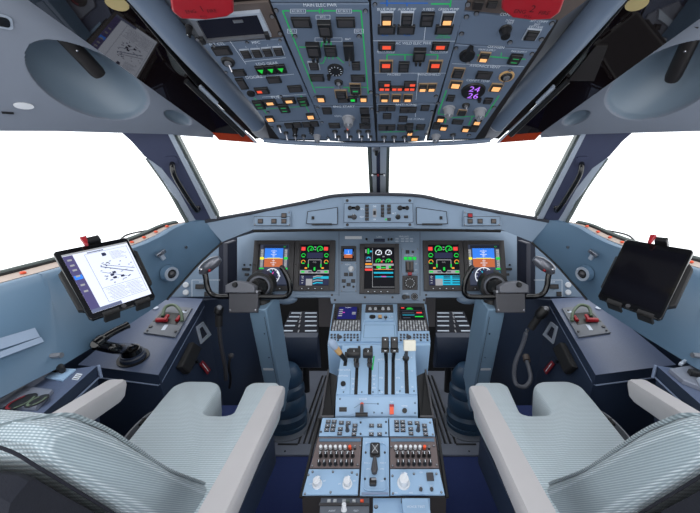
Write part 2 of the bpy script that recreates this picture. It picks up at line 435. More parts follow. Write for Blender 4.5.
for sx in (-1, 1):
    def X(p): return p if sx < 0 else 754 - p
    mb = MB(); mb.tube(bez([at(X(112), -40, .50), at(X(146), 0, .56), at(X(190), 51, .645), at(X(238), 102, .79), at(X(261), 128, .895)], 6), [0.024] * 25, 'overhead_paint', 14)
    mb.build('padded_side_rail', hou)
    p0 = at(X(257), 143, .93); n = V((VN.x * -sx, VN.y, VN.z)); u = V((0, 1, 0)).cross(n).normalized(); TK = Plane(p0 - n * .03, u, n.cross(u))
    mb = MB(); mb.prism(TK, [TK.uv(X(x), y) for x, y in ((90, -45), (150, -45), (180, 20), (272, 137), (255, 139), (196, 84), (160, 44), (126, 0))], -.004, 0, 'black'); mb.build('gap_filler', hou)  # added black filler sheet hiding the bright gap beside the visor
    mb = MB(); mb.tube([at(X(258), 124.5, .875), at(X(263), 130, .895), at(X(270), 138.5, .905)], [0.0255, 0.0255, 0.014], 'grey_knob', 14); mb.build('rail_end_cap', hou)

# ---- left wing: flight controls / multi function computer / gear / doors / fuel
p = Panel('overhead_switch_panel', 'left outer overhead plate with four white-framed square buttons and three green gear triangles', 'switch panel', LW,
          [(202.5, 42), (283.2, 36.2), (319.2, 117.3), (266.5, 120.8)], 'overhead_paint')
p.text('FLT CTL', 217, 44); p.text('MFC', 256, 42.5); p.text('LDG GEAR', 267, 63.5); p.text('DOORS', 254, 77); p.text('FUEL', 277, 97)
p.line([(230, 41), (246, 64)], .5, 'marking'); p.line([(244, 61.5), (286, 57.5)], .5, 'marking'); p.line([(252, 78), (294, 74)], .5, 'marking'); p.line([(262, 97), (306, 94)], .5, 'marking')
p.ann(222, 50, 18, 8); p.ann(239, 72, 13, 6); p.ann(242, 83, 8, 11); p.ann(274, 79, 14, 6); p.ann(295, 88, 14, 6); p.ann(262, 90, 14, 6, 'L')
p.toggle(228, 61.5, 232, 72, 7)
for i, (x, y) in enumerate(((246, 53), (257, 52.2), (267.7, 51.2), (278.5, 50.3))): p.btn(x, y, 10, 8.5, 'marking'); p.text('1', x, y - 6, 2)
for x, y in ((261, 69.5), (271, 68.7), (281, 68)):
    cu, cv, W, H = p.R(x, y, 9.6, 8.5); b = MB(); b.box(p.Q, cu, cv, W, H, 0, .004, 'black', .0006)
    b.poly(p.Q, [(cu - W * .32, cv + H * .2), (cu + W * .32, cv + H * .2), (cu, cv - H * .3)], .0045, 'L_green'); p.part('gear_light', b)
p.dial(251, 93, 4, ticks=False)
for x, y in ((259, 104), (303, 101), (284, 107.5)): p.btn(x, y, 10, 8, None, None, 'green_mark')
p.ann(270, 102, 13, 6, 'L_amber'); p.ann(289, 100, 13, 6, 'L_amber')
p.btn(270, 119 - 1, 8, 5, None, 'all'); p.btn(310.5, 115.5, 8, 5, None, 'all')
p.line([(254, 97.5), (257, 101)], .8); p.line([(262, 108), (267, 114)], .8); p.line([(264, 109.2), (279, 108)], .8); p.line([(289, 107.3), (305, 106)], .8); p.line([(301, 95.5), (302, 98)], .8); p.line([(305, 104), (309, 112)], .8)
p.screws([(247, 42), (214, 45.5), (226, 72), (268, 112), (280, 40), (281, 96)]); p.done()
# ---- left wing lower
p = Panel('overhead_toggle_panel', 'small plate at the lower left corner of the overhead with lighting toggle levers', 'switch panel', LW,
          [(268, 122), (322, 118.8), (328.4, 138), (279.5, 137.5)], 'overhead_paint')
for x, y, tx, ty in ((279, 126, 281, 132.5), (286, 132.5, 287.5, 140), (295, 135.5, 296, 141), (303.5, 135.5, 304, 141)): p.toggle(x, y, tx, ty, 2.6)
for x, y in ((289, 125), (297.5, 124.4), (306.5, 124), (314.5, 123.3)): p.ann(x, y, 8, 4.6)
p.knob(295, 129, 3, 'black'); p.knob(311.5, 128.3, 3, 'black'); p.knob(317, 136, 3.6); p.screws([(272, 127), (322, 122)]); p.done()
# ---- left wing rear: flight recorder box behind the fire handle
p = Panel('recorder_panel', 'brown-framed overhead unit with a silver-edged dark window, beside the left red fire pull', 'overhead unit', LW,
          [(182, 6), (268.5, -1), (282.6, 34.6), (203, 41)], 'brown_frame')
fr = MB(); g = [(188.6, 15.7), (260, 9.3), (271.4, 34), (203.5, 40)]; gi = [(196, 17.2), (257, 11.8), (265.5, 32.5), (207, 37.5)]
for i in range(4):
    a, b, c, d = g[i], g[(i + 1) % 4], gi[(i + 1) % 4], gi[i]
    fr.prism(p.Q, [p.Q.uv(*k) for k in (a, b, c, d)], 0, .006, 'frame_silver' if i in (0, 1) else 'dull_metal')
p.part('window_frame', fr)
fr = MB(); fr.prism(p.Q, [p.Q.uv(*k) for k in gi], .0005, .002, 'S_dim', mcap='S_glass'); p.part('window_pane', fr)
for x, y in ((202.5, 36), (267, 31)): p.small('latch', x, y, 4, 6, 'black', .012)
p.knob(189, 27, 3.4, 'black'); p.small('label_tag', 238, 20, 10, 3, 'dull_metal', .003); p.screws([(272, 16), (280, 33), (197.5, 39)], 2.4); p.done()
# ---- centre: main electrical power
p = Panel('electrical_power_panel', 'overhead plate lettered MAIN ELEC PWR with green bus lines and a round black meter', 'switch panel', OV,
          [(271.5, 1), (369, 1), (373, 103.5), (313.8, 103.5)], 'overhead_paint')
p.text('MAIN ELEC PWR', 320, 5, 4)
for x in (298, 344): p.text('AC BUS 1' if x < 300 else 'AC BUS 2', x, 11, 2.6); p.box_mark(x, 11, 15, 4)
p.line([(289.5, 10.7), (282.5, 10.7), (315.5, 93)], 1.3); p.line([(306, 10.7), (319.5, 10.7)], 1.3); p.line([(322.5, 10.7), (336, 10.7)], 1.3); p.line([(352, 10.7), (361, 10.7), (368.3, 94)], 1.3)
p.line([(319.5, 8.5), (319.5, 13)], 1.2); p.line([(322.5, 8.5), (322.5, 13)], 1.2)
p.text('BTC', 323, 17, 2.6); p.box_mark(323, 17, 14, 4); p.box_mark(292, 31, 9, 4); p.box_mark(359, 31, 9, 4); p.text('DC 1', 292, 31, 2.4); p.text('DC 2', 359, 31, 2.4)
p.ann(301.5, 21.5, 19, 9.5); p.ann(345.8, 21.5, 18.5, 9.5)
p.guard(325.5, 29, 13, 18); p.guard(314, 50, 13, 16); p.btn(330.6, 50, 12, 9.6); p.btn(314, 65, 11, 8, 'marking'); p.btn(356, 65, 8, 7)
p.line([(299, 47), (307, 47)], 1.2); p.line([(321, 47), (322, 42), (331, 42), (331, 45)], 1.2); p.line([(326, 42), (326, 45)], 1.0)
p.line([(320, 63), (323, 63), (326, 56), (336, 56), (344, 63)], 1.0); p.line([(329, 55), (329, 59)], 1); p.line([(333, 55), (333, 59)], 1)
p.box_mark(322, 39.5, 14, 3.6); p.box_mark(336, 39.5, 12, 3.6)
p.text('BAT', 348, 39, 2.4); p.line([(300, 78), (312, 90)], .01)
cu, cv, W, H = p.R(349, 50, 10, 16); b = MB(); b.box(p.Q, cu, cv, W, H, 0, .008, 'black', .001); p.part('switch_guard', b)
p.toggle(349, 55, 349.5, 66, 2.6, n=.02)
p.dial(335.5, 69.5, 8.2); p.knob(329, 75.5, 2, 'black', .01, False)
p.ann(317, 77, 14, 6); p.ann(358, 77.5, 14, 6)
p.toggle(338.5, 82, 340.5, 89, 4.5); p.btn(341, 93.5, 12, 8, 'tan'); p.guard(355.5, 88.5, 10, 10, 'tan', 'green_mark')
p.line([(315, 87.2), (334, 87.2)], 1); p.line([(343, 87.2), (349, 87.2)], 1); p.line([(361, 87.2), (367, 87.2)], 1); p.line([(349, 87), (349, 92)], 1)
p.btn(321, 98, 8, 5.5, None, 'all', mlit='L_amber'); p.btn(363.5, 98, 7.5, 5, None, 'all'); p.ann(343, 99.3, 11, 4.4); p.ann(352.8, 98.6, 8, 5, 'S_green')
p.screws([(276, 10), (365.5, 10.5), (295, 36), (359, 36), (371, 92), (316, 97)], 2.4); p.done()
# ---- centre lower left: engine start
p = Panel('engine_start_panel', 'overhead plate with large grey rotary selector and two rows of metal toggles', 'switch panel', OV,
          [(314.5, 105), (373.2, 105), (375.8, 139.5), (329.8, 139.5)], 'overhead_paint')
p.text('ENG START', 344, 106.5, 2.4); p.text('IGN', 338, 116, 2.2)
p.btn(327, 110, 9, 5.5); p.btn(364.5, 110, 9, 5.5); p.knob(348.5, 118.5, 6, 'grey_knob', .018); p.guard(365.5, 118, 9, 8)
p.toggle(347, 125, 347.5, 129.5, 3.4, lever='orange'); p.ann(334.5, 125, 11, 4.2); p.ann(365, 125.5, 11, 4.2)
for x in (335, 347, 359, 368): p.toggle(x, 131.2, x + .6, 138, 3)
for x in (338.5, 350.5, 361.5, 370.5): p.toggle(x, 136.4, x + .4, 140.6, 2.2, n=.01)
p.screws([(317.5, 107.5), (372, 108.5), (328, 137.5)], 1.8); p.done()
# ---- centre right: hydraulics and wild frequency power
p = Panel('hydraulic_power_panel', 'overhead plate lettered BLUE PUMP and AC WILD ELEC PWR with amber and red lit captions', 'switch panel', OV,
          [(370.5, -12), (470, -12), (437, 101), (376.2, 101)], 'overhead_paint')
p.line([(380, 3), (428, 3)], 1.3, 'blue_mark'); p.line([(387, -8), (387, 6)], 1.5, 'blue_mark'); p.line([(407, 3), (407, 6)], 1.2, 'blue_mark'); p.line([(431, 3.8), (451, 3.8)], 1.4); p.line([(451, 0), (450, 7)], 1.4)
p.text('BLUE PUMP', 386.5, 9.2, 3.2); p.text('AUX PUMP', 407, 9.2, 3.2); p.text('X FEED', 428.5, 9.2, 3.2); p.text('GREEN PUMP', 448.5, 9.2, 3.2, xs=.85)
p.btn(386.8, 17.8, 13, 13, 'marking', 'lo'); p.btn(406.8, 17.8, 13, 13, 'marking'); p.btn(427, 18.3, 13, 13.5); p.btn(447.5, 17.8, 13, 13, 'marking', 'lo')
p.ann(386.5, 28.6, 17.5, 8.6); p.ann(406, 28.6, 17.5, 8.6); p.ann(444, 28.6, 17.5, 8.6)
p.text('GREEN', 443, 34.5, 2.6, 'green_mark'); p.text('LDG GEAR', 443, 37.3, 2.4, 'green_mark'); p.text('BLUE', 385, 35, 2.4, 'blue_mark'); p.text('BLUE', 407, 35, 2.4, 'blue_mark')
p.line([(373, 40.6), (455, 41)], .5, 'marking'); p.line([(425.5, 26), (424, 40)], .5, 'marking')
p.text('AC WILD ELEC PWR', 413.5, 43.2, 3.3, xs=.82)
for x in (386.6, 440.3): p.ann(x, 45.4, 17, 8, 'L_red')
p.text('ACW BUS 1', 386, 51, 2.6); p.text('ACW BUS 2', 439, 51, 2.6); p.box_mark(386, 51, 16, 3.6); p.box_mark(439, 51, 16, 3.6)
p.line([(387, 60), (387, 54.6), (413, 54.6)], 1.2); p.line([(405, 54.6), (405, 60)], 1.2); p.line([(425, 54.6), (438, 54.6), (437, 60)], 1.2)
p.guard(419, 54.5, 12, 14); p.btn(386, 65.8, 13.5, 12, 'tan', 'hi', mlit='L_red'); p.btn(403.7, 66, 10.5, 9.5); p.btn(434.8, 65.8, 13.5, 12, 'tan', 'hi', mlit='L_red')
p.line([(374, 73), (446, 73)], .4, 'marking'); p.text('PROBES', 394, 74.5, 2.6); p.text('WINDSHIELD', 429, 74.5, 2.6); p.line([(418.5, 73), (416, 100)], .4, 'marking')
for x, y, w in ((384.5, 83.3, 12.5), (410, 83.3, 12)):
    p.ann(x, y, w, 5); p.small('caption_light', x + 2.5, y, 5, 2, 'L_red', .0055)
for x in (384.5, 397, 409.5):
    p.ann(x, 87.6, 12.4, 4.2)
    for k in (-2.7, 2.7): p.small('caption_light', x + k, 87.6, 4.2, 2, 'L_red', .0055)
p.btn(422.8, 86.8, 9, 7.5, 'tan', 'lo'); p.btn(431.8, 86.6, 9, 7.5, 'tan', 'lo')
for x in (384.5, 396.2, 407.8): p.btn(x, 97.3, 9.5, 7, 'tan', 'lo')
p.screws([(375, 4), (377, 95), (436, 96)], 2.2); p.done()
# ---- centre lower right: anti icing
p = Panel('anti_ice_panel', 'overhead plate with paired dark captions and a low green line, below PROBES lights', 'switch panel', OV,
          [(376.5, 102.3), (435.8, 102.3), (424.2, 139.5), (377.6, 139.5)], 'overhead_paint')
p.text('ANTI ICING', 406, 104.6, 2.4); p.text('DE ICING', 416, 119, 2.2)
for x, y in ((382.5, 107.6), (391.2, 107.6), (404, 109.3), (412.2, 109.2), (425, 107.2), (387, 115.5), (403, 118.3), (382.5, 126.8), (391, 126.8), (401.5, 126.8), (420.5, 126.6)): p.ann(x, y, 8.4, 5)
p.guard(409.3, 126.5, 7, 7); p.btn(409.8, 132.4, 6, 3.6, None, 'all'); p.btn(414.5, 137.6, 8, 3.6, None, 'all')
p.line([(380, 132), (405, 131.5)], 1); p.line([(413.5, 131), (419, 130)], 1); p.line([(391, 129.5), (391, 132)], .8); p.line([(415, 104), (415.5, 117)], .4, 'marking')
for x in (384, 394, 404.5): p.toggle(x, 136.8, x + .4, 142.5, 3)
p.screws([(377.5, 112), (432, 111), (426, 134)], 1.6); p.done()
# ---- right wing
p = Panel('compartment_panel', 'plain overhead plate lettered COMPT with one round knob and one white-framed button', 'switch panel', RWp,
          [(463, 9), (556, 19), (537.5, 46.5), (455.5, 41)], 'overhead_paint')
p.text('COMPT', 507, 14.5, 3.6); p.text('DOME', 510, 20.5, 2.6); p.text('TEST', 510, 23, 2.6); p.text('AFT COMPT', 539, 21.3, 2.8); p.text('EXT', 537, 24.5, 2.6); p.text('DET FANS', 536, 26.8, 2.6)
p.knob(505.5, 29.5, 6, 'black', .014, False); p.btn(531.5, 34, 14.5, 11.5, 'marking')
p.screws([(476.5, 13), (466.5, 16.5), (461.5, 33.5), (510, 42), (541.5, 39), (552, 23)], 2.6); p.done()
p = Panel('oxygen_control_plate', 'overhead plate lettered OXYGEN and AVIONICS VENT with a round purple-digit readout', 'switch panel', RWp,
          [(455, 42.3), (537, 47.8), (475, 137), (428.5, 137.8)], 'overhead_paint')
p.text('OXYGEN', 496, 47, 3.2); p.text('MAIN SUPPLY', 487, 49.8, 2.2); p.text('PAX SUPPLY', 519, 51.5, 2.2); p.text('AVIONICS VENT', 485, 66.3, 3); p.text('COMPT TEMP', 478, 80.7, 2.6)
p.line([(477, 55), (480, 55.2)], 1.3); p.line([(490, 56.5), (509, 58)], 1.4); p.line([(521, 58.8), (525.5, 59.2)], 1.3); p.line([(501.5, 52.5), (501, 56.5)], .8)
p.line([(452, 63.5), (524, 66.5)], .4, 'marking')
p.dial(467, 55, 8, ticks=False, name='round_selector'); p.small('selector_bar', 468.5, 49.5, 4, 9, 'black', .012, rot=-.3)
p.btn(484, 56.3, 11, 9.5, 'tan', 'lo'); p.btn(515, 58.2, 12, 9.5, None, None, 'green_mark')
p.btn(458, 72.3, 12, 10, 'tan'); p.ann(483.8, 74.4, 15.5, 7); p.toggle(506.5, 76, 503, 84, 6.5, ring='tan', n=.022)
p.btn(455.5, 84, 12.5, 8, 'tan', 'all'); p.btn(496, 87, 12.5, 8, 'tan', 'all')
d = p.dial(473.3, 90.7, 12.3, ticks=False, name='temperature_readout')
mb = MB()
for t, x, y in (('24', 474.5, 87.6), ('26', 473, 94.3)):
    cu, cv, _, H = p.R(x, y, 1, 6); mb.text(p.Q, t, cu, cv, H * 1.25, 'L_purple', .0046)
mb.build('digits', d)
p.knob(479.5, 98.8, 2, 'black', .008, False)
p.line([(446.5, 90), (438, 113.6), (451, 115.5), (451, 118)], 1.2); p.line([(499, 95.5), (485, 117), (473, 116)], 1.2); p.line([(446, 118), (445, 123)], 1); p.line([(472.5, 116), (468.5, 125)], 1); p.line([(446.5, 118), (473, 116)], 1)
p.btn(450.5, 97.3, 7.5, 5.4); p.btn(488, 100, 8, 5); p.knob(449, 108.8, 6, 'grey_knob', .018); p.knob(480, 110.8, 6, 'grey_knob', .018)
p.toggle(466, 105, 467.5, 111.5, 4); p.btn(462, 112, 9, 5.5, 'tan')
for x, y in ((440.5, 118.5), (477, 121.5), (443.5, 127), (465.5, 128.5)): p.btn(x, y, 7.5, 4.6, None, 'all')
p.ann(457.5, 121.3, 11, 4); p.btn(436, 125, 6.5, 6); p.ann(474, 128, 8, 6); p.knob(436, 136, 4.4); p.toggle(453, 134.5, 453.5, 141.5, 3)
p.screws([(456, 48), (532, 53.5), (510, 70), (468, 62), (438, 103), (494, 107), (469, 135)], 2.2); p.done()
# ---- strip above (brown)
for q, nm, lb in (([(262.5, -40), (238, -40), (262.5, -.8), (269, -.8)], 0, 0),):
    pass
p = Panel('fire_test_panel', 'brown-grey overhead plate beside the right red fire pull, above COMPT plate', 'overhead unit', RWp, [(473, -20), (600, -12), (560, 17.5), (464.5, 7.5)], 'brown_frame')
p.small('test_button', 478, 3, 10, 8, 'dark_brown', .006); p.ann(492, 3.5, 10, 6); p.screws([(468, 4)], 3); p.done()
p = Panel('fire_loop_panel', 'mostly hidden blue-grey overhead plate above the MAIN ELEC PWR plate', 'overhead unit', OV, [(262, -24), (366, -24), (368, -.6), (271, -.6)], 'overhead_paint')
p.screws([(300, -8)], 2); p.done()

# ---- red fire handles
for sx, P, quad, words in ((-1, LW, [(170, -6), (232, -8), (234, 8), (228, 12.3), (206, 16), (181, 14.5), (172, 7)], 'ENG 1 FIRE'),
                           (1, RWp, [(503, -10), (565, -6), (560, 8), (551, 15), (532, 16.5), (512, 13.5), (501.5, 5)], 'ENG 2 FIRE')):
    Q = P.off(0.030)
    uvs = [Q.uv(*q) for q in quad]
    loc = Q.P(*uvs[3], 0)
    t = thing('engine_fire_pull', ('left' if sx < 0 else 'right') + ' of the two red fire pulls, lettered %s, at the overhead edge' % words, 'fire pull', loc)
    b = MB(); b.prism(Q, uvs, -0.006, 0.008, 'red', ch=.002); b.build('grip', t, bevel=.002)
    b = MB(); cu = sum(u for u, v in uvs) / 7; cv = sum(v for u, v in uvs) / 7; b.cyl(Q, cu, cv, .009, -.0235, -.0062, 'dull_metal'); b.build('shaft', t)
    b = MB(); h = Q.pix(205, 5)
    if sx < 0:
        for s_, x, y in (('ENG', 191, 6.5), ('1', 202, 4), ('FIRE', 212, 6)): c = Q.uv(x, y); b.text(Q, s_, c[0], c[1], h * (5.5 if s_ != '1' else 9), 'fire_letter', .0085)
        c = Q.uv(204, 11.5); b.text(Q, 'PULL', c[0], c[1], h * 3.4, 'fire_letter', .0085)
    else:
        for s_, x, y in (('ENG', 520, 6.5), ('2', 532.5, 4), ('FIRE', 544, 8)): c = Q.uv(x, y); b.text(Q, s_, c[0], c[1], h * (5.5 if s_ != '2' else 10), 'fire_letter', .0085)
        c = Q.uv(528, 11.5); b.text(Q, 'PULL', c[0], c[1], h * 3.4, 'fire_letter', .0085)
    b.build('lettering', t)

# ================================================================== SUN VISORS, UPPER LINING
VN = V((0.198, -0.417, -0.887)).normalized()
for sx in (-1, 1):
    X = (lambda p_: p_) if sx < 0 else (lambda p_: 754 - p_)
    side = 'left' if sx < 0 else 'right'
    p0 = at(X(257), 143, .93); n = V((VN.x * -sx, VN.y, VN.z))
    vdir = V((0, 1, 0)); u = vdir.cross(n).normalized()
    VP = Plane(p0, u, n.cross(u))
    if VP.n.dot(n) < 0: VP.n = -VP.n
    U = lambda *q: VP.uv(X(q[0]), q[1])
    label = ('dark glossy sun visor reflecting the lit tablet, stowed beside the left red fire pull' if sx < 0 else
             'dark glossy sun visor with a dark placard, stowed beside the right red fire pull')
    t = thing('sun_visor', label, 'sun visor', p0)
    b = MB(); b.prism(VP, [U(*q) for q in ((-30, -42), (28, 0), (120, 66), (213, 133), (247.4, 135), (199, 88), (161, 44), (127, 0), (94, -42))], -.004, 0, 'visor'); b.build('screen', t)
    b = MB(); b.prism(VP, [U(*q) for q in ((212, 132.2), (219, 140), (257, 143), (248.6, 135))], -.004, 0, 'visor_edge'); b.build('tinted_edge', t)
    b = MB(); b.tube([VP.P(*U(199, 87), .002), VP.P(*U(256, 142.3), .002)], .0022, 'frame_silver', 8); b.tube([VP.P(*U(127, 0), .002), VP.P(*U(199, 87), .002)], .0018, 'black', 8); b.build('edge_rail', t)
    b = MB(); b.tube([VP.P(*U(200, 84), .006), VP.P(*U(217, 101), .006)], .004, 'frame_silver', 8); b.tube([VP.P(*U(186, 78), .008), VP.P(*U(243, 133), .008)], .006, 'black', 8); b.build('slide_rail', t)
    c = VP.uv(X(117), 4); b = MB(); k = []
    for j in range(20):
        a = 2 * math.pi * j / 20; e = (13 * math.cos(a), 6.5 * math.sin(a)); r_ = .35 if True else 0
        k.append(U(117 + e[0] * math.cos(r_) - e[1] * math.sin(r_), 3 + e[0] * math.sin(r_) + e[1] * math.cos(r_)))
    b.prism(VP, k, 0.0004, .002, 'gold'); b.build('gold_oval', t)  # flat gold oval disc set on the visor
    if sx > 0:
        b = MB(); b.prism(VP, [U(*q) for q in ((158, 45), (146, 45), (160, 80), (186, 80))], .0005, .003, 'dark_brown'); b.build('placard', t)
    # upper lining with its scooped recess
    A, B, C, D = at(X(-90), 127, .57), at(X(213), 135.5, 1.0), at(X(250), 130, .95), at(X(0), -60, .50)
    NU, NV = 230, 170
    INR = []; b = MB(); nrm = (B - A).cross(D - A).normalized()
    if nrm.dot(EYE - A) > 0: nrm = -nrm
    def lining(px, py, s_, t_):
        ex, ey = px - 88, py - 77
        al = (ex * .906 + ey * .423) / 67; pe = (-ex * .423 + ey * .906); pe = pe / (36 if pe > 0 else 26)
        r = math.hypot(al, pe)
        dz = 0.0
        if r < 1: dz = .075 * (1 - r ** 2.2) ** .8 + .006 * min(1, (1 - r) / .04)
        al = ((px - 178) * .93 + (py - 118) * .36) / 15; pe = (-(px - 178) * .36 + (py - 118) * .93) / 6
        r = math.hypot(al, pe)
        if r < 1: dz = .02 * (1 - r ** 3)
        return dz
    def proj(p_):
        r = p_ - EYE; d_ = r.y * cp - r.z * sp; return CX + F * r.x / d_, CY - F * (r.z * cp + r.y * sp) / d_
    for j in range(NV + 1):
        for i in range(NU + 1):
            s_, t_ = i / NU, j / NV
            q = (A * (1 - s_) + B * s_) * (1 - t_) + (D * (1 - s_) + C * s_) * t_
            px, py = proj(q); dz = lining(X(px), py, s_, t_)
            b.vs.append(q + nrm * dz); INR.append(dz > .003)
    for j in range(NV):
        for i in range(NU):
            k = j * (NU + 1) + i; mid = sum((b.vs[z] for z in (k, k + 1, k + NU + 1, k + NU + 2)), V((0, 0, 0))) / 4
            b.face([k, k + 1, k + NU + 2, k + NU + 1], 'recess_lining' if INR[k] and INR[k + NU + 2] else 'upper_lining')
    o = struct('wall_upper_' + side, b)
    # rolled lower edge of the lining above the side window
    b = MB(); b.tube(bez([at(X(-90), 127.5, .565), at(X(0), 128.5, .70), at(X(120), 130, .875), at(X(213), 136, .995)], 6), .005, 'upper_lining', 8); struct('trim_1' if sx < 0 else 'trim_2', b)
    # lamp in the recess
    a_, e_ = at(X(54), 26, .61), at(X(101), 76, .70)
    if sx > 0: a_, e_ = at(699, 22, .60), at(671, 81, .70)
    t = thing('map_light', 'dark tubular map light in the scooped recess above the tablet %s' % ('showing a chart' if sx < 0 else 'with the dark screen'), 'map light', e_)
    b = MB(); dd = (e_ - a_); b.tube([a_, a_ + dd * .9, a_ + dd * .97, e_], [.0145, .0145, .0125, .006], 'brown_frame' if 0 else 'dark_brown', 14); b.build('body', t)
    b = MB(); c_ = a_.lerp(e_, .45) + (EYE - a_).normalized() * .0155; b.sphere(c_, .0022, 'metal'); b.build('push_button', t)
    if sx < 0:
        Lp = plane3(A, B, D)
        b = MB(); c = at(23.5, 105.5, .6); c = c
        PL = plane3(A, B, D).off(-.0); 
        uv = PL.uv(23.5, 105.5); s = PL.n
        PLo = PL.off(.006)
        uv = PLo.uv(23.5, 105.5); k = [(uv[0] + .0145 * math.cos(a), uv[1] + .0065 * math.sin(a)) for a in [2 * math.pi * i / 16 for i in range(16)]]
        b.prism(PLo, k, 0, .003, 'white'); single('lining_button', b, 'small white oval button cap on the upper lining above the left side window', 'cap')
        b = MB(); uv = PLo.uv(7.5, 112.5); b.box(PLo, uv[0], uv[1], .016, .003, 0, .003, 'black'); single('lining_slot', b, 'tiny dark slot plate on the upper lining beside the white oval button cap', 'slot')
        b = MB(); uv = PLo.uv(2, 21); b.rbox(PLo, uv[0], uv[1], .024, .022, .006, 0, .003, 'frame_silver'); b.rbox(PLo, uv[0], uv[1], .017, .015, .005, .003, .004, 'black_gloss'); single('lining_switch', b, 'dark square switch with silver rim at the edge of the left upper lining', 'switch')
# ceiling shell above everything
b = MB()
b.hexa([V((-.62, -.35, 1.46)), V((.62, -.35, 1.46)), V((.62, .95, 1.36)), V((-.62, .95, 1.36))], [V((-.62, -.35, 1.49)), V((.62, -.35, 1.49)), V((.62, .97, 1.39)), V((-.62, .97, 1.39))], 'upper_lining')
struct('ceiling', b)
# ================================================================== SHELL
def sd(sx):
    X = (lambda p_: p_) if sx < 0 else (lambda p_: 754 - p_)
    return X, (lambda px, py, d: at(X(px), py, d)), ('left' if sx < 0 else 'right')
b = MB(); P0 = Plane(V((0, 0, 0)), V((1, 0, 0)), V((0, 1, 0)))
b.box(P0, 0, .9, 2.2, 2.7, -.05, -.003, 'carpet'); struct('floor', b)
b = MB(); b.box(P0, 0, 1.72, 1.4, .80, -.002, .006, 'tread', ch=.001)
TRD = b
for sx in (-1, 1):
    for k in range(4):
        x = sx * (.282 + .024 * k); TRD.box(P0, x, 1.72, .0085, .66, .0061, .0085, 'groove'); TRD.box(P0, x + .0085, 1.72, .004, .66, .0061, .0105, 'dull_metal')
    TRD.box(P0, sx * .40, 1.385, .09, .010, .0061, .008, 'groove')
    for x in (.225, .27, .40): TRD.cyl(P0, sx * x, 1.338, .004, .006, .009, 'metal')
struct('trim_3', TRD)
b = MB()
def wallbox(x0, x1, y0, y1, z0, z1, m): b.hexa([V((x0, y0, z0)), V((x1, y0, z0)), V((x1, y1, z0)), V((x0, y1, z0))], [V((x0, y0, z1)), V((x1, y0, z1)), V((x1, y1, z1)), V((x0, y1, z1))], m)
wallbox(-1.0, 1.0, 2.12, 2.16, 0, 1.0, 'dark_void'); struct('wall_front', b)

